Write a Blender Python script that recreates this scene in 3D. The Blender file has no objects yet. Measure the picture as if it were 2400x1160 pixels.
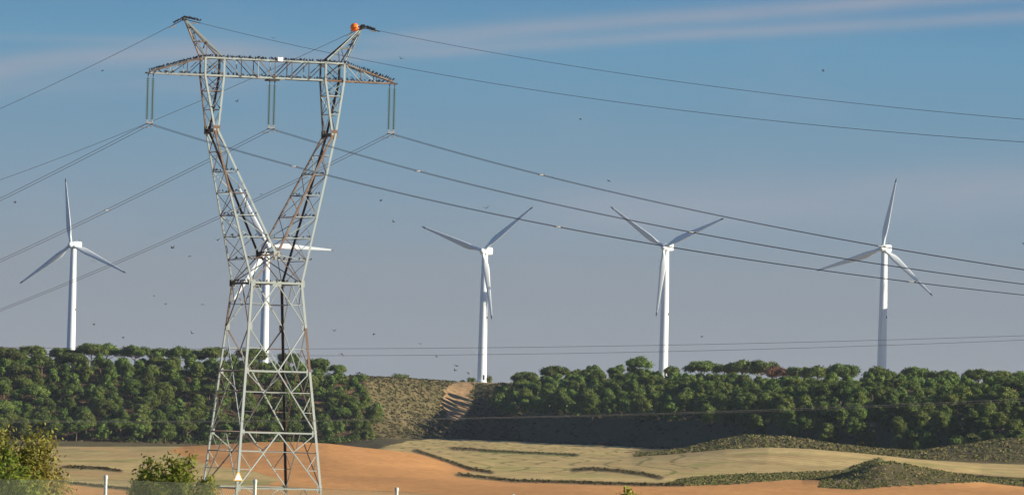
import bpy, math, random
import numpy as np
from mathutils import Vector, Matrix

random.seed(7)
RNG = np.random.default_rng(11)
S = bpy.context.scene
COL = S.collection

# ------------------------------------------------------------------ camera
F = 15000.0            # focal length in pixels of the 2400 px wide photograph
ROLL = 0.0252
HY = 970.0
PITCH = math.atan((HY - 580) / F)
cam_d = bpy.data.cameras.new("camera")
cam_d.sensor_width = 36.0
cam_d.sensor_fit = 'HORIZONTAL'
cam_d.lens = 36.0 * F / 2400.0
cam_d.clip_start = 1.0
cam_d.clip_end = 20000.0
cam = bpy.data.objects.new("camera", cam_d)
COL.objects.link(cam)
_f = Vector((0, math.cos(PITCH), math.sin(PITCH)))
_u = Vector((0, -math.sin(PITCH), math.cos(PITCH)))
_r = Vector((1, 0, 0))
_rr = math.cos(ROLL) * _r + math.sin(ROLL) * _u
_uu = -math.sin(ROLL) * _r + math.cos(ROLL) * _u
cam.matrix_world = Matrix(((_rr.x, _uu.x, -_f.x, 0), (_rr.y, _uu.y, -_f.y, 0), (_rr.z, _uu.z, -_f.z, 0), (0, 0, 0, 1)))
S.camera = cam

def ray(px, py):
    """direction (x, 1, z) of a photograph pixel"""
    a, b = px - 1200, py - 580
    c, s = math.cos(ROLL), math.sin(ROLL)
    u = a * c + b * s
    v = -a * s + b * c
    y = math.cos(PITCH) + v / F * math.sin(PITCH)
    z = math.sin(PITCH) - v / F * math.cos(PITCH)
    return Vector((u / F / y, 1.0, z / y))

def at(px, py, d):
    return ray(px, py) * d

def projn(x, y, z):
    yc = y * math.cos(PITCH) + z * math.sin(PITCH)
    zc = -y * math.sin(PITCH) + z * math.cos(PITCH)
    u = F * x / yc
    v = -F * zc / yc
    c, s = math.cos(ROLL), math.sin(ROLL)
    return 1200 + u * c - v * s, 580 + u * s + v * c

# ------------------------------------------------------------------ light
SUN_EL = math.radians(17.0)
SUN = Vector((0.97 * math.cos(SUN_EL), -0.243 * math.cos(SUN_EL), math.sin(SUN_EL))).normalized()
sl = bpy.data.lights.new("sun", 'SUN')
sl.energy = 5.0
sl.angle = math.radians(0.5)
sl.color = (1.0, 0.86, 0.65)
so = bpy.data.objects.new("sun", sl)
so.rotation_euler = SUN.to_track_quat('Z', 'Y').to_euler()
COL.objects.link(so)

S.view_settings.view_transform = 'Standard'
S.view_settings.look = 'None'
EXPO = 0.8
S.view_settings.exposure = EXPO
S.view_settings.gamma = 1.0
S.render.engine = 'CYCLES'
S.cycles.max_bounces = 5
S.cycles.volume_bounces = 0

world = bpy.data.worlds.new("World")
S.world = world
world.use_nodes = True
nt = world.node_tree
for n in list(nt.nodes):
    nt.nodes.remove(n)

class NB:
    """small helper that strings shader nodes together"""
    def __init__(self, nt):
        self.nt = nt
    def n(self, t, **kw):
        o = self.nt.nodes.new(t)
        for k, v in kw.items():
            setattr(o, k, v)
        return o
    def put(self, sock, v):
        if isinstance(v, (int, float)):
            sock.default_value = v
        elif isinstance(v, (tuple, list)):
            sock.default_value = v
        else:
            self.nt.links.new(v, sock)
    def m(self, op, a, b=0.0, c=None, clamp=False):
        o = self.n('ShaderNodeMath', operation=op, use_clamp=clamp)
        self.put(o.inputs[0], a)
        self.put(o.inputs[1], b)
        if c is not None:
            self.put(o.inputs[2], c)
        return o.outputs[0]
    def mix(self, f, a, b, mode='MIX'):
        o = self.n('ShaderNodeMix', data_type='RGBA', blend_type=mode)
        self.put(o.inputs[0], f)
        self.put(o.inputs[6], a)
        self.put(o.inputs[7], b)
        return o.outputs[2]
    def ramp(self, f, stops, interp='LINEAR'):
        o = self.n('ShaderNodeValToRGB')
        cr = o.color_ramp
        cr.interpolation = interp
        while len(cr.elements) > 1:
            cr.elements.remove(cr.elements[-1])
        cr.elements[0].position = stops[0][0]
        cr.elements[0].color = stops[0][1]
        for p, c in stops[1:]:
            e = cr.elements.new(p)
            e.color = c
        self.put(o.inputs[0], f)
        return o.outputs[0]
    def noise(self, vec, scale, detail=3.0, rough=0.5):
        o = self.n('ShaderNodeTexNoise')
        if vec is not None:
            self.put(o.inputs['Vector'], vec)
        o.inputs['Scale'].default_value = scale
        o.inputs['Detail'].default_value = detail
        o.inputs['Roughness'].default_value = rough
        return o.outputs['Fac']
    def rng(self, v, a, b, c=0.0, d=1.0, smooth=False):
        o = self.n('ShaderNodeMapRange')
        if smooth:
            o.interpolation_type = 'SMOOTHSTEP'
        self.put(o.inputs[0], v)
        for i, q in enumerate((a, b, c, d)):
            o.inputs[i + 1].default_value = q
        return o.outputs[0]

def srgb(r, g, b, k=2 ** -EXPO):
    f = lambda c: ((c / 255 + 0.055) / 1.055) ** 2.4 if c > 10 else c / 255 / 12.92
    return (f(r) * k, f(g) * k, f(b) * k, 1)

B = NB(nt)
tc = B.n('ShaderNodeTexCoord')
sep = B.n('ShaderNodeSeparateXYZ')
nt.links.new(tc.outputs['Generated'], sep.inputs[0])
dx, dy, dz = sep.outputs
sky = B.n('ShaderNodeTexSky')
sky.sky_type = 'NISHITA'
sky.sun_disc = False
sky.sun_elevation = SUN_EL
sky.sun_rotation = math.atan2(SUN.x, SUN.y)
sky.air_density = 1.0
sky.dust_density = 0.1
sky.ozone_density = 1.5
SKY_K = 0.05
# low band of sky above the horizon (real elevations of 0 to 4 degrees)
low = B.ramp(B.rng(dz, -0.005, 0.070), [
    (0.00, srgb(143, 148, 154)), (0.18, srgb(147, 153, 160)), (0.36, srgb(143, 154, 164)),
    (0.50, srgb(133, 155, 172)), (0.68, srgb(116, 152, 176)), (0.84, srgb(106, 152, 182)), (1.0, srgb(88, 136, 176))])
skyk = B.mix(1.0, sky.outputs[0], (SKY_K * .78, SKY_K * .98, SKY_K * 1.25, 1), 'MULTIPLY')
base = B.mix(B.rng(dz, 0.07, 0.22, smooth=True), low, skyk)
# thin cirrus streaks, placed by bearing and elevation
ady = B.m('MAXIMUM', dy, 0.05)
U_ = B.m('MULTIPLY', B.m('DIVIDE', dx, ady), F / 1000)      # thousands of photo pixels
V_ = B.m('MULTIPLY', B.m('DIVIDE', dz, ady), F / 1000)
comb = B.n('ShaderNodeCombineXYZ')
B.put(comb.inputs[0], B.m('MULTIPLY', U_, 0.9))
B.put(comb.inputs[1], B.m('MULTIPLY', B.m('SUBTRACT', V_, B.m('MULTIPLY', U_, 0.08)), 6.0))
nz = B.noise(comb.outputs[0], 2.2, 4.0, 0.55)
comb2 = B.n('ShaderNodeCombineXYZ')
B.put(comb2.inputs[0], B.m('MULTIPLY', U_, 1.4))
B.put(comb2.inputs[1], B.m('MULTIPLY', V_, 2.6))
nz2 = B.noise(comb2.outputs[0], 1.6, 3.0, 0.6)
bands = [([(0, 158), (250, 132), (500, 122), (760, 128)], 0.026, 0.62, -2.0, -0.35),
         ([(750, 118), (900, 92), (1200, 70), (1600, 42), (2000, 14), (2400, -20)], 0.022, 0.58, -0.55, 2.0),
         ([(600, 150), (800, 138), (1100, 116), (1400, 100), (1700, 76), (2400, 40)], 0.016, 0.46, -0.7, 2.0),
         ([(0, 88), (200, 92), (450, 96)], 0.010, 0.20, -2.0, -0.6),
         ([(0, 205), (300, 200), (600, 190)], 0.030, 0.22, -2.0, -0.4),
         ([(1300, 500), (1700, 480), (2000, 465), (2400, 445)], 0.060, 0.5, -0.1, 3.0)]
tot = None
for pts, wd, amp, u0, u1 in bands:
    q = [ray(*p) for p in pts]
    c2, c1, c0 = np.polyfit([r.x * 15 for r in q], [r.z * 15 for r in q], 2)
    line = B.m('ADD', B.m('MULTIPLY', B.m('MULTIPLY', U_, U_), float(c2)), B.m('ADD', B.m('MULTIPLY', U_, float(c1)), float(c0)))
    dd = B.m('DIVIDE', B.m('ADD', B.m('SUBTRACT', V_, line), B.m('MULTIPLY', B.m('SUBTRACT', nz2, 0.5), wd * 0.9)), wd)
    g = B.m('POWER', 2.71828, B.m('MULTIPLY', B.m('MULTIPLY', dd, dd), -1.0))
    g = B.m('MULTIPLY', g, amp)
    g = B.m('MULTIPLY', g, B.rng(U_, u0, u0 + 0.35, smooth=True))
    g = B.m('MULTIPLY', g, B.rng(U_, u1, u1 - 0.35, smooth=True))
    tot = g if tot is None else B.m('ADD', tot, g)
tot = B.m('MULTIPLY', tot, B.rng(nz, 0.25, 0.75, 0.55, 1.25))
tot = B.m('ADD', tot, B.m('MULTIPLY', B.rng(nz2, 0.5, 0.8), 0.12))
final = B.mix(B.m('MINIMUM', tot, 0.8), base, srgb(161, 166, 178))
# the air low over the plain is a little duller
bg = B.n('ShaderNodeBackground')
B.put(bg.inputs[0], final)
bg.inputs[1].default_value = 1.0
# colours of the low sky are written as seen: take the exposure out again
wo = B.n('ShaderNodeOutputWorld')
nt.links.new(bg.outputs[0], wo.inputs[0])

# ------------------------------------------------------------------ helpers
def link(o, parent=None):
    COL.objects.link(o)
    if parent is not None:
        o.parent = parent
    return o

def tag(o, label=None, cat=None, group=None, kind=None):
    if label: o['label'] = label
    if cat: o['category'] = cat
    if group: o['group'] = group
    if kind: o['kind'] = kind
    return o

def empty(name, loc, rz=0.0):
    o = bpy.data.objects.new(name, None)
    o.empty_display_size = 0.5
    o.location = loc
    o.rotation_euler = (0, 0, rz)
    COL.objects.link(o)
    return o

def copy_tree(o, parent=None):
    c = o.copy()
    COL.objects.link(c)
    if parent is not None:
        c.parent = parent
    for ch in list(o.children):
        copy_tree(ch, c)
    return c

class MB:
    """collects vertices and faces of one mesh"""
    def __init__(self):
        self.v = []; self.f = []; self.mi = []
    def add(self, vs, fs, mi=0):
        n = len(self.v)
        self.v.extend(vs)
        self.f.extend([tuple(i + n for i in f) for f in fs])
        self.mi.extend([mi] * len(fs))
    def prism(self, p, q, prof, ref=None, mi=0, scale2=1.0):
        """extrude a 2-D profile from p to q"""
        p = Vector(p); q = Vector(q)
        d = (q - p)
        if d.length < 1e-6: return
        d.normalize()
        ref = Vector(ref) if ref is not None else (Vector((0, 0, 1)) if abs(d.z) < 0.9 else Vector((1, 0, 0)))
        a = d.cross(ref)
        if a.length < 1e-4:
            a = d.cross(Vector((0.3, 1, 0.2)))
        a.normalize()
        b = a.cross(d)
        n = len(prof)
        vs = [p + a * x + b * y for x, y in prof] + [q + a * x * scale2 + b * y * scale2 for x, y in prof]
        fs = [(i, (i + 1) % n, n + (i + 1) % n, n + i) for i in range(n)]
        fs += [tuple(range(n - 1, -1, -1)), tuple(range(n, 2 * n))]
        self.add(vs, fs, mi)
    def angle(self, p, q, w=0.12, ref=None, mi=0, flip=(1, 1)):
        """rolled steel L section"""
        w *= 0.76 if w > .16 else 0.68
        t = w * 0.16
        prof = [(0, 0), (w, 0), (w, t), (t, t), (t, w), (0, w)]
        prof = [((x - w * 0.35) * flip[0], (y - w * 0.35) * flip[1]) for x, y in prof]
        self.prism(p, q, prof, ref, mi)
    def bar(self, p, q, w, h=None, ref=None, mi=0):
        h = h or w
        self.prism(p, q, [(-w / 2, -h / 2), (w / 2, -h / 2), (w / 2, h / 2), (-w / 2, h / 2)], ref, mi)
    def cyl(self, p, q, r1, r2=None, n=8, mi=0):
        r2 = r1 if r2 is None else r2
        prof = [(r1 * math.cos(2 * math.pi * i / n), r1 * math.sin(2 * math.pi * i / n)) for i in range(n)]
        self.prism(p, q, prof, None, mi, r2 / r1)
    def tube(self, pts, r, n=6, mi=0):
        rs = r if isinstance(r, (list, tuple)) else [r] * len(pts)
        rings = []
        for k, p in enumerate(pts):
            p = Vector(p)
            d = (Vector(pts[min(k + 1, len(pts) - 1)]) - Vector(pts[max(k - 1, 0)])).normalized()
            ref = Vector((0, 0, 1)) if abs(d.z) < 0.95 else Vector((1, 0, 0))
            a = d.cross(ref).normalized(); b = a.cross(d)
            rings.append([p + (a * math.cos(2 * math.pi * i / n) + b * math.sin(2 * math.pi * i / n)) * rs[k] for i in range(n)])
        vs = [v for rg in rings for v in rg]
        fs = []
        for k in range(len(pts) - 1):
            for i in range(n):
                j = (i + 1) % n
                fs.append((k * n + i, k * n + j, (k + 1) * n + j, (k + 1) * n + i))
        fs.append(tuple(range(n - 1, -1, -1)))
        fs.append(tuple((len(pts) - 1) * n + i for i in range(n)))
        self.add(vs, fs, mi)
    def lathe(self, prof, n=16, origin=(0, 0, 0), mi=0, axis='Z'):
        vs = []; fs = []
        for r, z in prof:
            for i in range(n):
                a = 2 * math.pi * i / n
                c = (r * math.cos(a), r * math.sin(a), z)
                if axis == 'Y': c = (c[0], c[2], c[1])
                vs.append(Vector(c) + Vector(origin))
        for k in range(len(prof) - 1):
            for i in range(n):
                j = (i + 1) % n
                fs.append((k * n + i, k * n + j, (k + 1) * n + j, (k + 1) * n + i))
        fs.append(tuple(range(n - 1, -1, -1)))
        fs.append(tuple((len(prof) - 1) * n + i for i in range(n)))
        self.add(vs, fs, mi)
    def box(self, c, s, mi=0):
        x, y, z = c; a, b, d = s[0] / 2, s[1] / 2, s[2] / 2
        vs = [Vector((x + i * a, y + j * b, z + k * d)) for i in (-1, 1) for j in (-1, 1) for k in (-1, 1)]
        fs = [(0, 1, 3, 2), (4, 6, 7, 5), (0, 4, 5, 1), (2, 3, 7, 6), (0, 2, 6, 4), (1, 5, 7, 3)]
        self.add(vs, fs, mi)
    def mesh(self, name, mats, smooth=False):
        me = bpy.data.meshes.new(name)
        me.from_pydata([tuple(v) for v in self.v], [], self.f)
        for m in (mats if isinstance(mats, (list, tuple)) else [mats]):
            me.materials.append(m)
        if any(self.mi):
            me.polygons.foreach_set('material_index', self.mi)
        if smooth:
            me.polygons.foreach_set('use_smooth', [True] * len(me.polygons))
        me.update()
        return me
    def build(self, name, mats, parent=None, smooth=False):
        return link(bpy.data.objects.new(name, self.mesh(name, mats, smooth)), parent)

def mesh_np(name, V, Fc, mats, smooth=False):
    """mesh from numpy arrays, all faces with the same number of corners"""
    me = bpy.data.meshes.new(name)
    k = Fc.shape[1]
    me.vertices.add(len(V)); me.vertices.foreach_set('co', V.astype(np.float32).ravel())
    me.loops.add(Fc.size); me.loops.foreach_set('vertex_index', Fc.astype(np.int32).ravel())
    me.polygons.add(len(Fc))
    me.polygons.foreach_set('loop_start', (np.arange(len(Fc)) * k).astype(np.int32))
    me.polygons.foreach_set('loop_total', np.full(len(Fc), k, np.int32))
    if smooth:
        me.polygons.foreach_set('use_smooth', np.ones(len(Fc), bool))
    for m in (mats if isinstance(mats, (list, tuple)) else [mats]):
        me.materials.append(m)
    me.update(); me.validate()
    return me

def set_col(me, cols, name='tint'):
    a = me.color_attributes.new(name, 'FLOAT_COLOR', 'POINT')
    c = np.ones((len(me.vertices), 4), np.float32)
    c[:, :cols.shape[1]] = cols
    a.data.foreach_set('color', c.ravel())

# ------------------------------------------------------------------ materials
def mat(name):
    m = bpy.data.materials.new(name)
    m.use_nodes = True
    nt = m.node_tree
    b = nt.nodes['Principled BSDF']
    return m, NB(nt), b

def simple(name, c, rough=0.6, metal=0.0, var=0.15, vscale=3.0):
    m, n, b = mat(name)
    tcn = n.n('ShaderNodeTexCoord').outputs['Object']
    f = n.noise(tcn, vscale, 3.0)
    lo = tuple(x * (1 - var) for x in c[:3]) + (1,)
    hi = tuple(min(1, x * (1 + var)) for x in c[:3]) + (1,)
    n.put(b.inputs['Base Color'], n.mix(f, lo, hi))
    b.inputs['Roughness'].default_value = rough
    b.inputs['Metallic'].default_value = metal
    return m

def steel_mat(name, base, rust, amount, metal=0.25):
    m, n, b = mat(name)
    tcn = n.n('ShaderNodeTexCoord').outputs['Object']
    big = n.noise(tcn, 0.7, 5.0, 0.65)
    fine = n.noise(tcn, 9.0, 3.0)
    f = n.rng(n.m('ADD', big, n.m('MULTIPLY', n.m('SUBTRACT', fine, 0.5), 0.25)), 0.62 - amount * 0.5, 0.72 - amount * 0.4)
    col = n.mix(f, n.mix(fine, tuple(x * .8 for x in base[:3]) + (1,), base), rust)
    n.put(b.inputs['Base Color'], col)
    b.inputs['Roughness'].default_value = 0.6
    b.inputs['Metallic'].default_value = metal
    return m

M_GALV = steel_mat('galvanised_steel', (.31, .375, .375, 1), (.12, .08, .055, 1), 0.0, 0.1)
M_RUST = steel_mat('rusty_steel', (.20, .19, .17, 1), (.13, .08, .052, 1), 0.5, 0.1)
M_DARK = steel_mat('weathered_shaded_steel', (.055, .057, .065, 1), (.045, .032, .027, 1), 0.3, 0.2)  # dark weathered steel; on rear and left members it paints their shade
STEEL = [M_GALV, M_RUST, M_DARK]
M_CABLE = simple('aluminium_cable', (.075, .078, .085), 0.6, 0.3)
M_SLEEVE = simple('pale_fitting', (.26, .25, .24), 0.5, 0.1)
M_GLASS = simple('insulator_glass', (.07, .13, .08), 0.22, 0.0, 0.2)
M_WHITE = simple('turbine_paint', (.72, .80, .86), 0.38, 0.0, 0.03, 0.3)
M_TIP = simple('worn_blade_tip', (.16, .18, .20), 0.5)
M_VENT = simple('dark_vent', (.12, .11, .10), 0.7)
M_ORANGE = simple('marker_orange', (.95, .19, .012), 0.35, 0.0, 0.06)
M_BIRD = simple('dark_plumage', (.022, .018, .016), 0.6, 0.0, 0.3, 20)
M_PLATE = simple('white_plate', (.85, .85, .83), 0.5, 0.0, 0.03)
M_YELLOW = simple('warning_yellow', (.80, .45, .04), 0.5, 0.0, 0.05)
M_POST = simple('galvanised_post', (.52, .57, .56), 0.45, 0.3, 0.12, 8)
M_WIRE = simple('fence_wire', (.10, .125, .09), 0.5, 0.3)
M_OLDWIRE = simple('dull_wire', (.16, .16, .15), 0.7, 0.1)
M_CONC = simple('concrete', (.36, .34, .31), 0.9)

def leaf_mat(name, cols, hue=0.035, val=0.5, trans=0.18, rough=0.6):
    m, n, b = mat(name)
    nt = m.node_tree
    oi = n.n('ShaderNodeObjectInfo')
    tcn = n.n('ShaderNodeTexCoord').outputs['Object']
    f = n.noise(tcn, 0.55, 3.0)
    at_ = n.n('ShaderNodeAttribute'); at_.attribute_name = 'tint'
    c = n.mix(n.rng(f, 0.3, 0.7), cols[0], cols[1])
    c = n.mix(1.0, c, at_.outputs['Color'], 'MULTIPLY')
    hs = n.n('ShaderNodeHueSaturation')
    n.put(hs.inputs['Color'], c)
    n.put(hs.inputs['Hue'], n.m('ADD', 0.5 - hue / 2, n.m('MULTIPLY', oi.outputs['Random'], hue)))
    r2 = n.m('FRACT', n.m('MULTIPLY', oi.outputs['Random'], 17.31))
    n.put(hs.inputs['Value'], n.m('ADD', 1 - val / 2, n.m('MULTIPLY', r2, val)))
    n.put(b.inputs['Base Color'], hs.outputs[0])
    b.inputs['Roughness'].default_value = rough
    b.inputs['Specular IOR Level'].default_value = 0.2
    if trans:
        tr = n.n('ShaderNodeBsdfTranslucent')
        n.put(tr.inputs[0], hs.outputs[0])
        ms = n.n('ShaderNodeMixShader'); ms.inputs[0].default_value = trans
        nt.links.new(b.outputs[0], ms.inputs[1]); nt.links.new(tr.outputs[0], ms.inputs[2])
        nt.links.new(ms.outputs[0], nt.nodes['Material Output'].inputs[0])
    return m

M_PINE = leaf_mat('pine_needles', ((.078, .128, .024, 1), (.140, .190, .038, 1)))
M_DEADPINE = leaf_mat('brown_needles', ((.13, .075, .045, 1), (.17, .10, .06, 1)))
M_BARK = simple('pine_bark', (.16, .10, .075), 0.9, 0, 0.3)
M_BUSH = leaf_mat('bush_leaves', ((.13, .18, .025, 1), (.23, .24, .045, 1)), trans=0.3)
M_AUTUMN = leaf_mat('autumn_leaves', ((.17, .20, .035, 1), (.28, .25, .06, 1)), trans=0.3)
M_TWIG = simple('twig_bark', (.20, .14, .09), 0.9, 0, 0.3)
M_SCRUB = leaf_mat('scrub_leaves', ((1, 1, 1, 1), (.75, .75, .75, 1)), hue=0.0, val=0.0, trans=0.0, rough=0.9)
M_STRAW = simple('dry_straw', (.45, .36, .22), 0.9)

# ------------------------------------------------------------------ terrain
def noise2(x, y, seed=0):
    """vectorised smooth value noise, about -1..1"""
    xi = np.floor(x).astype(np.int64); yi = np.floor(y).astype(np.int64)
    xf = x - xi; yf = y - yi
    xf = xf * xf * (3 - 2 * xf); yf = yf * yf * (3 - 2 * yf)
    def h(a, b):
        n = (a * 374761393 + b * 668265263 + seed * 1442695) & 0x7fffffff
        n = ((n ^ (n >> 13)) * 1274126177) & 0x7fffffff
        return ((n ^ (n >> 16)) & 0xffff) / 32767.5 - 1.0
    a = h(xi, yi); b = h(xi + 1, yi); c = h(xi, yi + 1); d = h(xi + 1, yi + 1)
    return (a * (1 - xf) + b * xf) * (1 - yf) + (c * (1 - xf) + d * xf) * yf

def fbm(x, y, oct=4, seed=0):
    s = 0; a = 1.0; t = 0
    for k in range(oct):
        s = s + a * noise2(x * 2 ** k + 17.3 * k, y * 2 ** k - 9.1 * k, seed + k)
        t += a; a *= 0.5
    return s / t

def tab(x, pts):
    return np.interp(x, [p[0] for p in pts], [p[1] for p in pts])

def sstep(t):
    t = np.clip(t, 0, 1)
    return t * t * (3 - 2 * t)

FOOT = [(-2600, 2030), (-600, 2060), (500, 2070), (850, 2090), (930, 2112), (1000, 2140), (1060, 2165), (1110, 2175), (1180, 2130), (1300, 2050), (1500, 1935), (1700, 1830), (2000, 1720), (2400, 1640), (3000, 1540), (4200, 1420)]
SLOPE = [(-2600, 110), (500, 100), (850, 115), (930, 150), (1030, 185), (1100, 195), (1200, 240), (1400, 260), (1600, 240), (2000, 180), (2400, 150), (4200, 150)]
TOPZ = [(-2600, 11.0), (0, 12.0), (800, 11.6), (1150, 11.4), (1350, 10.6), (1700, 9.8), (2400, 9.8), (4200, 9)]

def height(U, d):
    """ground height for a bearing U (photo pixels, 1200 = straight ahead) and a distance d"""
    U = np.asarray(U, float) - 12; d = np.asarray(d, float)
    x = (U - 1188) / F * d
    z = tab(d, [(0, -1.6), (100, -3.2), (300, -6.1), (550, -9.5), (650, -9.75), (800, -9.3), (1200, -9.0), (4000, -9.0)])
    z = z + tab(U, [(-600, 0), (100, .4), (260, .95), (430, 1.5), (600, 2.75), (690, 2.95), (770, 2.8), (930, 1.7), (1000, 1.1), (1060, .45), (1160, 0)]) * np.exp(-((d - 1150) / 165) ** 2)
    z = z + tab(U, [(1250, 0), (1400, .25), (1480, .6), (1560, 1.4), (1700, 2.9), (1800, 3.5), (1900, 3.4), (2000, 2.9), (2100, 2.2), (2200, 1.3), (2300, .4), (2450, 0.1)]) * np.exp(-((d - 1300) / 135) ** 2)
    z = z + tab(U, [(1490, 0), (1600, 1.7), (1680, 3.7), (1750, 4.9), (1850, 4.7), (1950, 3.4), (2050, 2.8), (2150, 2.5), (2250, 4.2), (2330, 5.8), (2420, 6.4), (2700, 6)]) * np.exp(-((d - 1490) / 72) ** 2)
    z = z + tab(U, [(1880, 0), (1940, .5), (1990, 1.5), (2025, 2.6), (2050, 3.1), (2080, 3.25), (2110, 3.1), (2150, 2.6), (2200, 2.1), (2260, 1.5), (2330, .9), (2400, .4), (2480, 0)]) * np.exp(-((d - 985) / 48) ** 2) * (1 + .06 * fbm(x / 3, d / 6, 2, 9))
    t = (d - tab(U, FOOT)) / tab(U, SLOPE)
    rise = 0.65 * sstep(t) + 0.35 * np.clip(t, 0, 1)
    # right hill: steep bare foot, then a gentler wooded slope
    t2 = (t - 0.16) / 0.84
    rise2 = 0.40 * sstep(t / 0.24) + 0.60 * (0.7 * np.clip(t2, 0, 1) + 0.3 * sstep(t2))
    wr = sstep((U - 1080) / 140)
    rise = rise * (1 - wr) + rise2 * wr
    z = z + (tab(U, TOPZ) + 9.0) * rise - 3.3 * (1 - sstep((U - 700) / 230)) * sstep((d - 1250) / 450) * (1 - rise)
    z = z + 4.2 * sstep((U - 1250) / 250) * sstep((d - 2080) / 220)
    far = sstep((d - 2700) / 1500)
    z = z - 30 * far
    # small relief
    rough = sstep((d - 1350) / 250)
    z = z + 0.10 * fbm(x / 14, d / 30, 3, 3) * sstep((d - 500) / 300) + rough * (0.30 * fbm(x / 8, d / 11, 3, 5) + 0.07 * fbm(x / 1.6, d / 2.2, 2, 8))
    return z

def ground(px_or_U, d):
    return float(height(np.array([px_or_U]), np.array([d]))[0])

def gz(x, y):
    return ground(1200 + F * x / y, y)

def in_poly(px, py, poly):
    inside = np.zeros(px.shape, bool)
    n = len(poly)
    for i in range(n):
        x1, y1 = poly[i]; x2, y2 = poly[(i + 1) % n]
        if y1 == y2: continue
        c = ((y1 > py) != (y2 > py)) & (px < (x2 - x1) * (py - y1) / (y2 - y1) + x1)
        inside ^= c
    return inside

def dist_line(px, py, pts, ys=2.2):
    """distance to a polyline, vertical distances counted ys times"""
    best = np.full(px.shape, 1e9)
    for (x1, y1), (x2, y2) in zip(pts[:-1], pts[1:]):
        ax, ay = x2 - x1, (y2 - y1) * ys
        qx, qy = px - x1, (py - y1) * ys
        t = np.clip((qx * ax + qy * ay) / (ax * ax + ay * ay), 0, 1)
        best = np.minimum(best, np.hypot(qx - t * ax, qy - t * ay))
    return best

P_ORANGE = [(1150, 1104), (1100, 1097), (1050, 1082), (1010, 1067), (985, 1059), (940, 1050), (860, 1040), (760, 1020), (600, 1020), (440, 1040), (395, 1056), (440, 1074), (500, 1092), (590, 1104), (658, 1122),
            (625, 1136), (500, 1141), (400, 1152), (300, 1150), (200, 1139), (110, 1129), (-400, 1120), (-400, 1600), (2900, 1600), (2900, 1150), (2400, 1140), (2300, 1131), (2200, 1132), (2130, 1137), (2000, 1146), (1918, 1142), (1924, 1126), (1908, 1121), (1850, 1124), (1700, 1135), (1500, 1138), (1300, 1132), (1150, 1125), (1080, 1118), (1062, 1112), (1075, 1106)]
P_MOUND = [(1600, 1120), (1700, 1112), (1750, 1109), (1880, 1106), (1990, 1098), (2030, 1080), (2070, 1070), (2130, 1080), (2200, 1098), (2300, 1110), (2500, 1128), (2500, 1150), (2400, 1140), (2300, 1129), (2200, 1133), (2000, 1146), (1918, 1142), (1924, 1124), (1850, 1123), (1700, 1136), (1600, 1138), (1560, 1132)]
P_TRACK = [(1062, 897), (1105, 893), (1108, 905), (1100, 925), (1104, 950), (1092, 985), (1048, 985), (1038, 945), (1042, 915)]
HEDGES = [([(975, 1056), (1040, 1077), (1100, 1098), (1150, 1106)], 9, 'dark'),
          ([(1075, 1112), (1200, 1126), (1350, 1130), (1500, 1135), (1600, 1136)], 9, 'brown'),
          ([(1345, 1101), (1385, 1098), (1450, 1103), (1510, 1111), (1545, 1119)], 11, 'dark'),
          ([(1060, 1050), (1140, 1055)], 9, 'brown'), ([(1130, 1056), (1250, 1061), (1350, 1066)], 8, 'green'),
          ([(150, 1094), (200, 1096), (240, 1097), (280, 1103)], 8, 'dark'),
          ([(130, 1128), (200, 1136), (260, 1142), (330, 1150)], 6, 'brown'),
          ([(1990, 1099), (2060, 1076)], 10, 'green'), ([(2250, 1112), (2340, 1122), (2400, 1128)], 10, 'dark')]
HC = {'dark': (.085, .075, .045), 'brown': (.15, .11, .06), 'green': (.10, .13, .045)}

ucols = np.concatenate([np.linspace(-3200, -150, 70)[:-1], np.arange(-150, 2560, 3.0), np.linspace(2560, 5200, 70)])
drows = np.concatenate([np.geomspace(8, 560, 60)[:-1], np.arange(560, 1000, 5.0), np.arange(1000, 1640, 4.0), np.arange(1640, 2440, 1.5), np.geomspace(2440, 9000, 40)])
UU, DD = np.meshgrid(ucols, drows)
ZZ = height(UU, DD)
XX = (UU - 1200) / F * DD
PX, PY = projn(XX, DD, ZZ)

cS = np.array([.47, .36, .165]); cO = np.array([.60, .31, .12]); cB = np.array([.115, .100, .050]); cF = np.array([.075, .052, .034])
def blend(col, mask, c):
    return col * (1 - mask[..., None]) + np.asarray(c) * mask[..., None]
wob = 3.0 * fbm(XX / 5, DD / 9, 3, 21); wobx = 8.0 * fbm(XX / 5, DD / 9, 3, 22)
px, py = PX + wobx, PY + wob * 0.6
tone = fbm(XX / 9, DD / 26, 4, 31)
Cc = np.zeros(UU.shape + (3,)) + cS * (1 + 0.30 * tone[..., None])
# stubble: greener hollows and the curved wheel lines of the drill
gr = sstep(fbm(XX / 12, DD / 30, 3, 41) * 1.6 - 0.1)
Cc = blend(Cc, gr * 0.6, (.27, .29, .09))
Cc = Cc * (1 + 0.20 * fbm(XX / 1.5, DD / 9, 3, 48)[..., None])
Cc = blend(Cc, sstep(fbm(XX / 10, DD / 22, 3, 43) * 2 - .2) * .5, (.50, .33, .16))
lane = np.sin(2 * np.pi * (XX + 2.2 * np.sin(DD / 30.0) + 0.6 * fbm(XX / 8, DD / 12, 2, 44)) / 6.2)
lm = np.clip((lane - 0.86) / 0.14, 0, 1) * (fbm(XX / 6, DD / 20, 2, 45) > -0.45) * (PX < 1640) * (PX > 880) * (DD > 1020)
Cc = blend(Cc, np.clip(lm * 1.0, 0, .6), (.11, .13, .045))
rowl = np.sin(2 * np.pi * (DD * 0.35 + XX * 1.3 + 6 * fbm(XX / 20, DD / 60, 2, 47)) / 5.5)
Cc = Cc * (1 + 0.12 * rowl[..., None] * ((PX > 1380) & (DD < 1420))[..., None])
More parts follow.
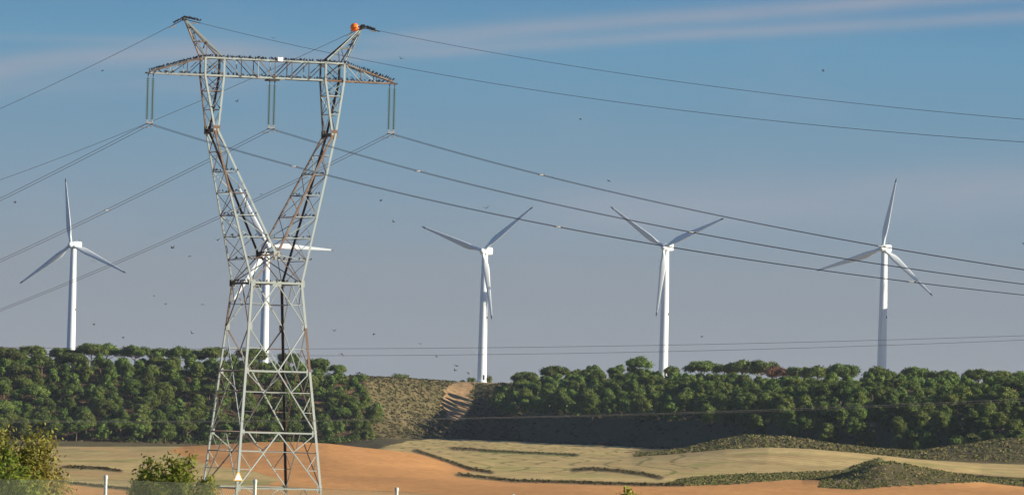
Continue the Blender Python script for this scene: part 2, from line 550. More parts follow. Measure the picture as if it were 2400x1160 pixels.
# ploughed land
org = in_poly(px, py, P_ORANGE) & (DD < 1330)
furrow = 0.05 * np.sin(2 * np.pi * (XX * 0.5 + DD * 0.9) / 9.0) + 0.22 * fbm(XX / 16, DD / 60, 4, 51) + 0.14 * fbm(XX / 1.0, DD / 6, 3, 52)
Co = cO * (1 + furrow[..., None])
Co = blend(Co, 0.35 * sstep(fbm(XX / 30, DD / 90, 2, 54) * 1.5), (.36, .20, .095))
Cc = np.where(org[..., None] | (DD < 690)[..., None], Co, Cc)
Cc = blend(Cc, sstep((560 - DD) / 150) * 0.8, (.30, .24, .13))
# scrub
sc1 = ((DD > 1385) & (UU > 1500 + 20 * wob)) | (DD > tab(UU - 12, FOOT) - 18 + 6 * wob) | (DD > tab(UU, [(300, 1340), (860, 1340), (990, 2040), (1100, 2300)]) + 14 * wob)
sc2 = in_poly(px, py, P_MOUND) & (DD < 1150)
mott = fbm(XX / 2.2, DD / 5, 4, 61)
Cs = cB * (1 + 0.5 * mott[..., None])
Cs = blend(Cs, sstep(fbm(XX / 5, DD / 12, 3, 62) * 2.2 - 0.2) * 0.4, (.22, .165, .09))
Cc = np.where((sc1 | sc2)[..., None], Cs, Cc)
# rim of the plateau: dry grass and bare soil
rim = sstep((DD - tab(UU - 12, FOOT) - tab(UU - 12, SLOPE) * 0.93) / 14)
Cc = blend(Cc, rim * (0.55 + 0.35 * sstep(mott + .5)), (.40, .30, .16))
# wood floor under the left pines
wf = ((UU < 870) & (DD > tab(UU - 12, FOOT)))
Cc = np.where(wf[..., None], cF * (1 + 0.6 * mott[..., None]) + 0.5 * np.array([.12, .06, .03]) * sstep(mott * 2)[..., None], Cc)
foot_shade = sstep((UU - 1120) / 60) * sstep((DD - tab(UU - 12, FOOT) + 15) / 20) * (1 - rim)
Cc = blend(Cc, foot_shade * .85, (.050, .055, .028))  # shade on the right hill foot painted into the ground colour
trk = in_poly(PX + 16 * fbm(XX / 3, DD / 7, 3, 71), py, P_TRACK) & (DD > 2050)
Ct = np.zeros_like(Cc) + np.array([.40, .26, .14]) * (1 + 0.5 * mott[..., None])
tx = PX - np.interp(PY, [895, 985], [1092, 1066])
rut = np.exp(-((tx + 9) / 3.2) ** 2) + np.exp(-((tx - 9) / 3.2) ** 2)
Ct = blend(Ct, np.clip(rut, 0, 1) * .5, (.22, .14, .08))
Ct = blend(Ct, sstep(mott * 2.5 + .3) * .75, (.17, .14, .07))
Cc = np.where(trk[..., None], Ct, Cc)
for pts, w, k in HEDGES:
    dl = dist_line(PX + wobx * .4, PY + wob * .4, pts)
    Cc = blend(Cc, sstep(1.5 - dl / w) * (DD < 1900) * 0.9, HC[k])
# bare cut on the far left field edge, rubble heap
for pts, w, c in [([(165, 1106), (230, 1108), (285, 1109)], 8, (.46, .30, .15)), ([(190, 1051), (240, 1050), (300, 1055)], 5, (.58, .37, .16)), ([(1965, 1126), (1990, 1130)], 10, (.45, .33, .22))]:
    Cc = blend(Cc, sstep(1.4 - dist_line(PX, PY, pts) / w) * (DD < 1400) * .8, c)

nr, ncx = UU.shape
Vt = np.stack([XX, DD, ZZ], -1).reshape(-1, 3)
idx = np.arange(nr * ncx).reshape(nr, ncx)
Ft = np.stack([idx[:-1, :-1], idx[:-1, 1:], idx[1:, 1:], idx[1:, :-1]], -1).reshape(-1, 4)
mt, n, b = mat('ground_cover')
a_ = n.n('ShaderNodeAttribute'); a_.attribute_name = 'tint'
pos = n.n('ShaderNodeTexCoord').outputs['Object']
f1 = n.noise(pos, 0.9, 4.0, 0.7)
f2 = n.noise(pos, 5.0, 3.0, 0.6)
v_ = n.m('ADD', n.rng(f1, .25, .75, .76, 1.24), n.rng(f2, .25, .75, -.10, .10))
cmb = n.n('ShaderNodeCombineXYZ')
for i in range(3): n.put(cmb.inputs[i], v_)
n.put(b.inputs['Base Color'], n.mix(1.0, a_.outputs['Color'], cmb.outputs[0], 'MULTIPLY'))
b.inputs['Roughness'].default_value = 0.95
b.inputs['Specular IOR Level'].default_value = 0.05
bp = n.n('ShaderNodeBump'); bp.inputs['Strength'].default_value = 0.5; bp.inputs['Distance'].default_value = 0.25
n.put(bp.inputs['Height'], f1); n.put(b.inputs['Normal'], bp.outputs[0])
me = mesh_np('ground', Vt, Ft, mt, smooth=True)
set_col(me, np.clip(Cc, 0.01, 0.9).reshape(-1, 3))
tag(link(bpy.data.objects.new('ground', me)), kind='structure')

# ------------------------------------------------------------------ foliage
def leaves(centres, normals, size, spread=0.9, rng=RNG, aspect=0.6):
    """one small quad per point, facing roughly along the normal"""
    N = len(centres)
    nn = normals + rng.normal(0, spread, (N, 3)) * 0.5
    nn /= np.linalg.norm(nn, axis=1)[:, None] + 1e-9
    r = rng.normal(size=(N, 3))
    a = np.cross(nn, r); a /= np.linalg.norm(a, axis=1)[:, None] + 1e-9
    bb = np.cross(nn, a)
    s = size * rng.uniform(0.6, 1.3, (N, 1))
    a = a * s; bb = bb * s * aspect
    V = np.stack([centres - a, centres - bb * 0.9, centres + a, centres + bb * 0.9], 1).reshape(-1, 3)
    Fq = np.arange(4 * N).reshape(N, 4)
    return V, Fq

def puff_points(c, rad, n, rng, fill=0.25):
    d = rng.normal(size=(n, 3)); d /= np.linalg.norm(d, axis=1)[:, None]
    k = np.where(rng.random(n) < fill, rng.uniform(0.3, 0.9, n), rng.uniform(0.86, 1.1, n))
    # ragged, lobed surface
    lob = 1 + 0.20 * np.sin(d[:, 0] * 9 + c[0] * 5) * np.sin(d[:, 1] * 8 + c[1] * 3) + 0.15 * np.sin(d[:, 2] * 11 + c[2] * 4 + d[:, 0] * 5)
    P = c + d * (k * lob)[:, None] * rad
    nr_ = d / rad; nr_ /= np.linalg.norm(nr_, axis=1)[:, None]
    return P, nr_

def crown_mesh(name, shape, H, R, rng, dens=1.0, material=M_PINE, leaf=0.21):
    puffs = []
    if shape == 'umbrella':
        for k in range(22):
            a = rng.uniform(0, 2 * math.pi); rr = R * math.sqrt(rng.random()) * 0.80
            z = H * (0.76 - 0.26 * (rr / R) ** 2 + rng.uniform(-.05, .05))
            s = R * rng.uniform(0.18, 0.36)
            puffs.append((np.array([rr * math.cos(a), rr * math.sin(a), z]), np.array([s, s, s * 0.7])))
    elif shape == 'round':
        for k in range(28):
            a = rng.uniform(0, 2 * math.pi); t = rng.uniform(0.0, 1)
            rr = R * 0.74 * math.sqrt(max(0, 1 - (2 * t - .75) ** 2 / 1.6)) * rng.uniform(.5, 1)
            z = H * (0.32 + 0.56 * t)
            s = R * rng.uniform(0.22, 0.38)
            puffs.append((np.array([rr * math.cos(a), rr * math.sin(a), z]), np.array([s, s, s * 0.78])))
    else:  # full: foliage nearly to the ground, narrowing to the top
        for k in range(34):
            a = rng.uniform(0, 2 * math.pi); t = k / 33.0
            rr = R * 0.78 * (1 - 0.78 * t ** 1.3) * rng.uniform(.55, 1)
            z = H * (0.14 + 0.78 * t)
            s = R * rng.uniform(0.20, 0.33) * (1 - .25 * t)
            puffs.append((np.array([rr * math.cos(a), rr * math.sin(a), z]), np.array([s, s, s * 0.85])))
    Ps = []; Ns = []; Ts = []
    for c, r in puffs:
        n = int(520 * dens * (r[0] / 1.1) ** 1.6)
        p, q = puff_points(c, r, n, rng)
        # undersides are thinner
        keep = (q[:, 2] > -0.35) | (rng.random(len(p)) < 0.45)
        Ps.append(p[keep]); Ns.append(q[keep]); Ts.append(np.full(keep.sum(), rng.uniform(.75, 1.2)))
    P = np.concatenate(Ps); N_ = np.concatenate(Ns); T = np.concatenate(Ts)
    P = P + rng.normal(0, .16, P.shape)
    V, Fq = leaves(P, N_, leaf, 1.15, rng, 0.75)
    me = mesh_np(name, V, Fq, material)
    t = np.repeat(T * rng.uniform(.85, 1.12, len(T)), 4)
    set_col(me, np.stack([t, t, t], 1))
    return me, puffs

def trunk_mesh(name, H, puffs, rng, r0=0.20, n_limbs=6):
    mb = MB()
    lean = rng.uniform(-.05, .05, 2)
    top = 0.78 * H
    pts = [Vector((lean[0] * z + .12 * math.sin(z), lean[1] * z, z)) for z in np.linspace(-0.6, top, 7)]
    mb.tube(pts, [r0 * (1.15 - .75 * k / 6) for k in range(7)], 7)
    for k in range(min(n_limbs, len(puffs))):
        c = puffs[int(k * len(puffs) / n_limbs)][0]
        z0 = min(max(c[2] - .25 * H, .25 * H), top * .95)
        p0 = Vector((lean[0] * z0, lean[1] * z0, z0))
        p2 = Vector(c)
        p1 = p0.lerp(p2, .5) + Vector((0, 0, -.05 * H))
        mb.tube([p0, p1, p2], [r0 * .5, r0 * .35, r0 * .15], 5)
    return mb.mesh(name, M_BARK, smooth=True)

rt = np.random.default_rng(3)
PROTO = {}
for shape, specs in {'umbrella': [(7.6, 4.3), (7.0, 3.6), (7.4, 4.0)], 'round': [(7.0, 3.4), (6.4, 3.1), (7.6, 3.6), (6.8, 3.8)], 'full': [(7.2, 3.1), (6.4, 2.9), (7.8, 3.4)]}.items():
    PROTO[shape] = []
    for H, R in specs:
        cm, pf = crown_mesh('crown', shape, H, R, rt)
        tm = trunk_mesh('trunk', H, pf, rt)
        PROTO[shape].append((cm, tm, H))
dead_c, dead_p = crown_mesh('crown', 'umbrella', 7.6, 4.0, rt, 0.8, M_DEADPINE)
dead_t = trunk_mesh('trunk', 6.6, dead_p, rt)

TREES = []
SPECS = []
def pine(x, y, shape, scale, label, group=None, k=None, z=None, name='pine_tree', meshes=None):
    if group and not meshes:
        SPECS.append((scale / y, x, y, shape, scale, label, group)); return None
    return build_pine(x, y, shape, scale, label, group, k, z, name, meshes)
def build_pine(x, y, shape, scale, label, group=None, k=None, z=None, name='pine_tree', meshes=None):
    cm, tm, H = meshes or PROTO[shape][k if k is not None else random.randrange(len(PROTO[shape]))]
    r = empty(name, (x, y, (gz(x, y) if z is None else z) - .05), random.uniform(0, 6.28))
    s = scale
    r.scale = (s * random.uniform(.92, 1.1), s * random.uniform(.92, 1.1), s)
    tag(r, label, 'tree', group)
    link(bpy.data.objects.new('crown', cm), r)
    link(bpy.data.objects.new('trunk', tm), r)
    TREES.append((x, y))
    return r

def scatter(u0, u1, step_u, step_d, dfun0, dfun1, jit=0.42, seed=1):
    """random points that keep an elliptical distance from each other"""
    rr = random.Random(seed)
    us = np.linspace(u0, u1, 30)
    dmin = min(dfun0(u) for u in us); dmax = max(dfun1(u) for u in us)
    cells = {}
    out = []
    for _ in range(9000):
        u = rr.uniform(u0, u1); d = rr.uniform(dmin, dmax)
        if not dfun0(u) <= d <= dfun1(u): continue
        a, b_ = u / step_u, d / step_d
        ci, cj = int(a // 1), int(b_ // 1)
        if any((a - p) ** 2 + (b_ - q) ** 2 < .62 for di in (-1, 0, 1) for dj in (-1, 0, 1) for p, q in cells.get((ci + di, cj + dj), ())):
            continue
        cells.setdefault((ci, cj), []).append((a, b_)); out.append((u, d))
    return out
ft = lambda u: float(tab(u - 12, FOOT)); sw = lambda u: float(tab(u - 12, SLOPE))

# left wood: slope and rim
def left_lo(u): return ft(u) + float(tab(u, [(0, -6), (500, 2), (700, 8), (800, 12), (900, 30)]))
def left_hi(u): return ft(u) + sw(u) * float(tab(u, [(0, 1.2), (700, 1.2), (800, .85), (845, .7), (890, .4), (910, .1)]))
pts = scatter(-40, 905, 52, 11.5, left_lo, left_hi, seed=5)
nl = 0
for u, d in pts:
    x = (u - 1200) / F * d
    t = (d - ft(u)) / sw(u)
    shape = 'umbrella' if t > 0.9 and random.random() < .7 else ('full' if random.random() < .22 else ('umbrella' if random.random() < .35 else 'round'))
    band = 'rim' if t > .9 else 'slope'
    if band == 'rim':
        lb, gp = 'round topped green pine on the skyline ridge of the wood behind the pylon', 'pines along the ridge of the left wood'
    else:
        lb, gp = 'dense green pine on the slope of the wood behind the pylon', 'pines on the slope of the left wood'
    pine(x, d, shape, random.uniform(.78, 1.15) * (1.0 if t < .9 else random.uniform(.55, .8)), lb, gp); nl += 1

# right wood: upper slope, lit crowns, bare shaded foot below
def right_lo(u): return ft(u) + sw(u) * float(tab(u, [(1150, .20), (1250, .18), (1600, .18), (1800, .14), (2000, .06), (2150, .0), (2400, -.05), (2700, -.1)]))
def right_hi(u): return ft(u) + sw(u) * float(tab(u, [(1150, .42), (1190, .7), (1230, .9), (1300, 1.0), (1600, 1.08), (2000, 1.1), (2700, 1.1)]))
pts = scatter(1165, 2440, 50, 13.5, right_lo, right_hi, seed=9)
nr_ = 0
for u, d in pts:
    x = (u - 1200) / F * d
    t = (d - ft(u)) / sw(u)
    shape = 'umbrella' if t > .6 and random.random() < .7 else ('round' if random.random() < .75 else 'full')
    if t > .85:
        lb, gp = 'flat topped pine on the skyline ridge of the right hand wood', 'pines along the ridge of the right wood'
    elif u < 1700:
        lb, gp = 'sunlit pine above the dark shaded foot of the hill, right of the track', 'pines above the shaded hill foot'
    else:
        lb, gp = 'sunlit pine on the slope of the right hand wood beyond the stubble mound', 'pines on the slope of the right wood'
    pine(x, d, shape, random.uniform(.78, 1.18) * (1 if t < .8 else random.uniform(.5, .75)) * (.78 if u < 1230 else 1) * float(tab(u, [(1150, .92), (1600, .92), (2000, .9), (2400, .9)])), lb, gp); nr_ += 1
SPECS.sort(key=lambda q: -q[0])
REST = SPECS[268:]
for q in SPECS[:268]:
    build_pine(*q[1:7])
print('pines left', nl, 'right', nr_)

# singled-out trees
def single(px, py_base, d, shape, sc, label, name='pine_tree', k=None, meshes=None):
    x = ray(px, py_base).x * d
    return pine(x, d, shape, sc, label, None, k, None, name, meshes)
single(18, 850, 2150, 'umbrella', 1.30, 'tallest pine at the left edge of the picture rising above the wood', k=0)
RIDGE = [(75, 808, 2195, 0), (145, 812, 2200, 1), (215, 803, 2190, 0), (250, 806, 2200, 2), (318, 808, 2195, 0), (378, 813, 2200, 1), (420, 813, 2190, 2), (452, 816, 2200, 1), (500, 812, 2195, 0), (590, 815, 2200, 0), (680, 824, 2195, 1), (745, 838, 2190, 0), (790, 852, 2185, 1),
         (1235, 868, 2290, 1), (1303, 856, 2260, 0), (1350, 868, 2250, 2), (1385, 863, 2230, 0), (1445, 858, 2210, 1), (1575, 858, 2190, 2), (1645, 844, 2170, 0), (1698, 850, 2160, 1), (1738, 845, 2150, 2), (1785, 843, 2140, 0), (1870, 856, 2120, 1), (1915, 858, 2110, 2), (1978, 851, 2090, 0), (2060, 860, 2070, 2), (2145, 856, 2050, 1), (2210, 866, 2030, 0), (2292, 861, 2010, 1), (2345, 867, 2000, 0), (2395, 871, 1990, 2)]
for a_, tp, d_, k_ in RIDGE:
    r_ = ray(a_, tp); x_ = r_.x * d_
    sc_ = (r_.z * d_ - gz(x_, d_)) / (PROTO['umbrella'][k_][2] * .90)
    left_ = a_ < 900
    build_pine(x_, d_, 'umbrella', min(1.55, max(.6, sc_)), 'round topped green pine on the skyline ridge of the wood behind the pylon' if left_ else 'flat topped pine on the skyline ridge of the right hand wood', 'pines along the ridge of the left wood' if left_ else 'pines along the ridge of the right wood', k_)
single(1820, 900, 2128, 'umbrella', 1.12, 'brown dying pine crown on the skyline of the right hand wood', meshes=(dead_c, dead_t, 6.6))
single(1497, 900, 2200, 'umbrella', 1.22, 'large umbrella shaped pine on the skyline just left of the fourth turbine tower', k=2)
single(860, 1020, 2082, 'full', 1.05, 'bushy pine at the lower right corner of the left wood beside the scrub slope', k=1)
single(170, 880, 2190, 'umbrella', 1.05, 'pine hiding the foot of the leftmost turbine tower', k=1)
single(2080, 900, 1905, 'umbrella', .95, 'pine standing in front of the foot of the rightmost turbine tower', k=1)

# shadow-casting trees just outside the frame and deep in the woods: one mass
def stuff_wood(pts, name, label):
    Vs = []; Fs = []; Ts = []; off = 0
    for (x, d, H, R) in pts:
        m_, _p = None, None
        g = gz(x, d)
        for q in range(14):
            a = random.uniform(0, 6.28); tt = q / 13; rr = R * .72 * (1 - .6 * tt) * random.uniform(.5, 1)
            s_ = R * random.uniform(.25, .4)
            c = np.array([x + rr * math.cos(a), d + rr * math.sin(a), g + H * (.35 + .55 * tt)])
            P, Nn = puff_points(c, np.array([s_, s_, s_ * .8]), 110, RNG)
            V, Fq = leaves(P, Nn, .30, .8, RNG, .8)
            Vs.append(V); Fs.append(Fq + off); off += len(V); Ts.append(np.full(len(V), random.uniform(.8, 1.1)))
    V = np.concatenate(Vs); Fq = np.concatenate(Fs); t = np.concatenate(Ts)
    me = mesh_np(name, V, Fq, M_PINE)
    set_col(me, np.stack([t, t, t], 1))
    tag(link(bpy.data.objects.new(name, me)), label, 'trees', kind='stuff')
bk = [(q[1], q[2], 7.2 * q[4], 3.4 * q[4]) for q in REST]
for u, d in scatter(2450, 2800, 55, 22, right_lo, right_hi, seed=21) + scatter(-260, -70, 62, 22, left_lo, left_hi, seed=22):
    bk.append(((u - 1200) / F * d, d, random.uniform(5.5, 7.5), random.uniform(2.6, 3.3)))
for u, d in scatter(1500, 2420, 60, 24, lambda u: right_hi(u), lambda u: right_hi(u) + 50, seed=23) + scatter(0, 760, 60, 24, lambda u: left_hi(u), lambda u: left_hi(u) + 25, seed=24):
    bk.append(((u - 1200) / F * d, d, random.uniform(2.8, 4.4), random.uniform(2.2, 2.9)))
stuff_wood(bk, 'pine_wood', 'continuous pine wood filling in behind the front rows of both woods')

# small bushes on the bare plateau rim
def bush_mesh(name, R, H, n, mt_, leaf, rng, k=7):
    Ps = []; Ns = []; Ts = []
    for q in range(k):
        a = rng.uniform(0, 6.28); rr = R * .62 * math.sqrt(rng.random())
        s = R * rng.uniform(.32, .5)
        c = np.array([rr * math.cos(a), rr * math.sin(a) * .7, H * rng.uniform(.35, .62)])
        p, nn = puff_points(c, np.array([s, s, H * .42]), n // k, rng)
        p[:, 2] = np.maximum(p[:, 2], 0)
        Ps.append(p); Ns.append(nn); Ts.append(np.full(len(p), rng.uniform(.75, 1.2)))
    P = np.concatenate(Ps); V, Fq = leaves(P, np.concatenate(Ns), leaf, .8, rng, .7)
    me = mesh_np(name, V, Fq, mt_)
    t = np.repeat(np.concatenate(Ts) * rng.uniform(.85, 1.15, len(P)), 4)
    set_col(me, np.stack([t, t, t], 1))
    return me
def stems_mesh(R, H, rng, n=8):
    mb = MB()
    for q in range(n):
        a = rng.uniform(0, 6.28); rr = R * rng.uniform(.2, .7)
        e = Vector((rr * math.cos(a), rr * math.sin(a) * .7, H * rng.uniform(.5, .85)))
        mb.tube([Vector((0, 0, -.2)), e * .5 + Vector((0, 0, -.05 * H)), e], [.03 * H, .022 * H, .008 * H], 5)
    return mb.mesh('stems', M_BARK)
for px_, d, R, H, lb in [(938, 2335, 3.6, 2.2, 'low dark green bush alone on the bare skyline between the two woods'),
                          (1103, 2400, 1.9, 2.1, 'small dark bush close to the left of the third turbine foot'),
                          (1086, 2400, 0.9, 0.9, 'tiny bush left of the small bush by the third turbine foot'),
                          (1148, 2395, 1.6, 2.7, 'round dark bush close to the right of the third turbine foot')]:
    x = ray(px_, 890).x * d
    r = empty('bush', (x, d, gz(x, d)), 0)
    tag(r, lb, 'bush')
    link(bpy.data.objects.new('foliage', bush_mesh('foliage', R, H, int(900 * R / 3), M_PINE, .24, rt)), r)
    link(bpy.data.objects.new('stems', stems_mesh(R, H, rt)), r)

# scrub and hedge rows: ground cover nobody could count
def scrub(name, label, pts, cols, rlo, rhi, leaf_k=0.55, per=12):
    """pts: (x, y); each becomes a little dome of leaves"""
    n = len(pts)
    P = np.array(pts); gzv = height(1200 + F * P[:, 0] / P[:, 1], P[:, 1])
    R = RNG.uniform(rlo, rhi, n)
    d = RNG.normal(size=(n, per, 3)); d[..., 2] = np.abs(d[..., 2]); d /= np.linalg.norm(d, axis=2)[..., None]
    C3 = np.concatenate([P, gzv[:, None]], 1)[:, None, :] + d * (R[:, None, None] * np.array([1.2, 1.2, .8])) * RNG.uniform(.6, 1.05, (n, per, 1))
    cen = C3.reshape(-1, 3); nn = d.reshape(-1, 3)
    V, Fq = leaves(cen, nn, 1.0, .7, RNG, .7)
    sz = np.repeat(np.repeat(R * leaf_k, per), 4)[:, None]
    V = np.repeat(cen, 4, 0) + (V - np.repeat(cen, 4, 0)) * sz
    me = mesh_np(name, V, Fq, M_SCRUB)
    cols = np.array(cols)
    c = cols[RNG.integers(0, len(cols), n)] * RNG.uniform(.75, 1.2, (n, 1))
    set_col(me, np.repeat(np.repeat(c, per, 0), 4, 0))
    return tag(link(bpy.data.objects.new(name, me)), label, 'ground cover', kind='stuff')

def sample_ud(n, u0, u1, d0, d1, test):
    out = []
    while len(out) < n:
        U = RNG.uniform(u0, u1, 4000); D_ = RNG.uniform(d0, d1, 4000)
        Z = height(U, D_); X = (U - 1200) / F * D_
        a, b_ = projn(X, D_, Z)
        k = test(U, D_, a, b_)
        out += list(zip(X[k], D_[k]))
    return out[:n]
OLIVE = [(.080, .085, .030), (.10, .09, .042), (.055, .07, .026), (.14, .11, .06)]
BROWN = [(.07, .045, .027), (.10, .07, .04), (.055, .05, .026)]
scrub('slope_scrub', 'low olive scrub covering the bare slope between the two woods', sample_ud(5200, 830, 1230, 2060, 2360, lambda U, D_, a, b_: (D_ > tab(U, FOOT)) & ~in_poly(a, b_, P_TRACK)), OLIVE, .25, .65)
scrub('bank_scrub', 'grey green scrub on the bank behind the stubble mound and at the right', sample_ud(6500, 1500, 2460, 1390, 1640, lambda U, D_, a, b_: D_ > 1400), [(.15, .155, .05), (.18, .165, .07), (.10, .12, .04), (.20, .165, .08)], .22, .5)
scrub('mound_scrub', 'dark green scrub covering the small mound and the field edge at the right', sample_ud(5200, 1050, 2450, 860, 1120, lambda U, D_, a, b_: in_poly(a, b_, P_MOUND)), [(.15, .165, .05), (.19, .18, .07), (.11, .14, .04), (.24, .20, .09)], .10, .30)
scrub('wood_floor_scrub', 'undergrowth between the pine trunks on both wooded slopes', sample_ud(2600, -60, 2450, 1650, 2250, lambda U, D_, a, b_: (D_ > tab(U, FOOT) - 10) & (D_ < tab(U, FOOT) + tab(U, SLOPE)) & ((U < 850) | (U > 1150))), OLIVE + BROWN, .35, .8)
scrub('young_pines', 'undergrowth of young pines filling the slope of the left wood', sample_ud(900, -60, 860, 2070, 2200, lambda U, D_, a, b_: (D_ > tab(U, FOOT) - 2) & (D_ < tab(U, FOOT) + 110)), [(.06, .10, .018), (.08, .125, .026)], 1.1, 2.3, .16, 110)
hp = []
for pts_, w, k in HEDGES:
    seg = sum(math.hypot(b_[0] - a[0], b_[1] - a[1]) for a, b_ in zip(pts_[:-1], pts_[1:]))
    cnt = int(seg * 1.6)
    xs = [p[0] for p in pts_]; ys = [p[1] for p in pts_]
    for q in range(cnt):
        t = RNG.uniform(min(xs), max(xs)); y_ = np.interp(t, xs, ys) + RNG.normal() * w * .16
        # march the ray to the ground
        r = ray(t, y_)
        dds = np.arange(720, 1900, 4.0)
        hit = np.nonzero(r.z * dds < height(np.full(len(dds), 1200 + F * r.x), dds))[0]
        if len(hit): hp.append((r.x * dds[hit[0]], dds[hit[0]]))
scrub('field_edge_brush', 'dark weeds and brush along the edges of the fields', hp, BROWN + OLIVE, .10, .26)

# ------------------------------------------------------------------ wind turbines
YAW = math.radians(20)
FWD = Vector((-math.sin(YAW), -math.cos(YAW), 0))       # where the rotors face
def blade_mesh():
    mb = MB()
    st = [(0.9, 1.15, 1.15, 0), (2.2, 1.15, 1.1, 0), (3.6, 1.5, .95, 16), (5.4, 2.25, .72, 15), (7.0, 2.35, .58, 12), (10, 2.05, .44, 8), (14, 1.6, .32, 5), (18, 1.2, .24, 3), (22, .88, .17, 1), (24.6, .66, .12, 0), (25.7, .42, .08, 0), (26.0, .12, .05, 0)]
    rings = []
    n = 12
    for z, ch, th, tw in st:
        ring = []
        rd = ch < 1.3 and z < 3
        for i in range(n):
            a = 2 * math.pi * i / n
            ca, sa = math.cos(a), math.sin(a)
            if rd:
                x, y = ch / 2 * ca, th / 2 * sa
            else:
                x = ch * (0.5 * ca - 0.18); y = th / 2 * sa * (0.45 + 0.55 * (0.5 + 0.5 * ca))
            t = -math.radians(tw + 5)
            ring.append(Vector((x * math.cos(t) - y * math.sin(t), x * math.sin(t) + y * math.cos(t) + 0.0015 * z * z * -0.6, z)))
        rings.append(ring)
    vs = [v for r in rings for v in r]
    fs = []; mi = []
    for k in range(len(rings) - 1):
        for i in range(n):
            j = (i + 1) % n
            fs.append((k * n + i, k * n + j, (k + 1) * n + j, (k + 1) * n + i)); mi.append(1 if k >= 9 else 0)
    fs.append(tuple(range(n - 1, -1, -1))); mi.append(0)
    fs.append(tuple((len(rings) - 1) * n + i for i in range(n))); mi.append(1)
    mb.v = vs; mb.f = fs; mb.mi = mi
    return mb.mesh('blade', [M_WHITE, M_TIP], smooth=True)

HUBH = 49.0
def make_turbine():
    r = empty('wind_turbine', (0, 0, 0), 0)
    mb = MB()
    mb.lathe([(2.3, -1.5), (2.3, .25), (1.78, .27), (1.74, 3), (1.60, 16), (1.598, 16.1), (1.44, 31), (1.438, 31.1), (1.12, 47.3), (1.2, 47.35), (1.2, 47.6)], 28)
    mb.build('tower', M_WHITE, r, smooth=False)
    d = MB(); d.box((1.25, -1.18, 1.5), (.6, .5, 1.9)); d.build('door', M_OLDWIRE, r)
    v = MB(); v.box((1.38, -.25, 24.0), (.45, .5, .9)); v.build('service_box', M_VENT, r)
    nac = empty('nacelle', (0, 0, 0), 0)   # replaced below by a mesh
    bpy.data.objects.remove(nac)
    mb = MB()
    # nacelle: rounded box along +Y (rear) in rotor frame
    prof = []
    for yy, sx, sz, zc in [(-1.9, .9, .95, 0), (-1.6, 1.25, 1.25, 0), (0, 1.4, 1.45, .05), (3.2, 1.4, 1.5, .1), (5.0, 1.3, 1.4, .15), (5.6, 1.0, 1.1, .2)]:
        ring = []
        for i in range(16):
            a = 2 * math.pi * i / 16
            ca, sa = math.cos(a), math.sin(a)
            e = 0.45
            ring.append(Vector((sx * math.copysign(abs(ca) ** e, ca), yy, HUBH + zc + sz * math.copysign(abs(sa) ** e, sa))))
        prof.append(ring)
    vs = [p for rg in prof for p in rg]; fs = []
    for k in range(len(prof) - 1):
        for i in range(16):
            j = (i + 1) % 16
            fs.append((k * 16 + i, (k + 1) * 16 + i, (k + 1) * 16 + j, k * 16 + j))
    fs.append(tuple(range(16))); fs.append(tuple(80 + i for i in range(15, -1, -1)))
    mb.add(vs, fs)
    nc = mb.build('nacelle', M_WHITE, r, smooth=False)
    m2 = MB(); m2.cyl((0.3, 4.6, HUBH + 1.5), (0.3, 4.6, HUBH + 2.6), .05); m2.bar((.0, 4.6, HUBH + 2.35), (.6, 4.6, HUBH + 2.35), .06)
    m2.build('wind_vane', M_VENT, nc)
    hb = MB()
    hb.lathe([(.05, -1.6), (.55, -1.45), (.95, -.95), (1.15, -.2), (1.15, .6), (1.0, .75)], 18, axis='Y')
    hub = hb.build('hub', M_WHITE, r, smooth=True)
    hub.location = (0, -2.7, HUBH)
    bm_ = blade_mesh()
    for k in range(3):
        bo = link(bpy.data.objects.new('blade', bm_), hub)
    return r

proto_t = make_turbine()
def place_turbine(o, hub_px, Rpx, spin, label, pos=None, yaw=YAW):
    """hub at a photo pixel; the distance follows from the apparent rotor radius"""
    if pos is None:
        d = 26.0 * F / Rpx
        hubp = at(hub_px[0], hub_px[1], d)
        base = Vector((hubp.x + 2.7 * math.sin(yaw), hubp.y + 2.7 * math.cos(yaw), hubp.z - HUBH))
    else:
        base = pos
    o.location = base
    o.rotation_euler = (0, 0, -yaw)
    tag(o, label, 'wind turbine', 'wind turbines along the plateau')
    for ch in o.children:
        if ch.name.startswith('hub'):
            for k, b_ in enumerate(ch.children):
                ang = math.radians(spin + 120 * k)
                b_.rotation_euler = (0, ang, 0)
    return base
specs = [((166, 574), 157, 354, 'leftmost wind turbine, one blade pointing straight up, above the left wood'),
         ((628, 577), 159, 92, 'white wind turbine seen through the lattice of the pylon'),
         ((1131, 588), 162, 50, 'wind turbine on the bare gap between the woods, its whole tower visible'),
         ((1556, 579), 163, 65, 'fourth wind turbine from the left, lowest blade hanging left of its tower'),
         ((2068, 582), 167, 11, 'rightmost wind turbine in view, lower half of its tower in shade')]
for i, (hp_, R_, sp, lb) in enumerate(specs):
    o = proto_t if i == 0 else copy_tree(proto_t)
    b5 = place_turbine(o, hp_, R_, sp, lb, yaw=math.radians(-12) if i == 1 else YAW)
    g5 = gz(b5.x, b5.y)
    print('turbine', i, 'base z', round(b5.z, 1), 'ground', round(g5, 1))
# the next one of the row stands just outside the picture; its tower shades the fifth
hs = Vector((SUN.x, SUN.y, 0)).normalized()
o = copy_tree(proto_t)
place_turbine(o, None, None, 37, 'white wind turbine just beyond the right edge of the picture', pos=b5 + hs * 77 + Vector((-.15, -.55, -.3)))

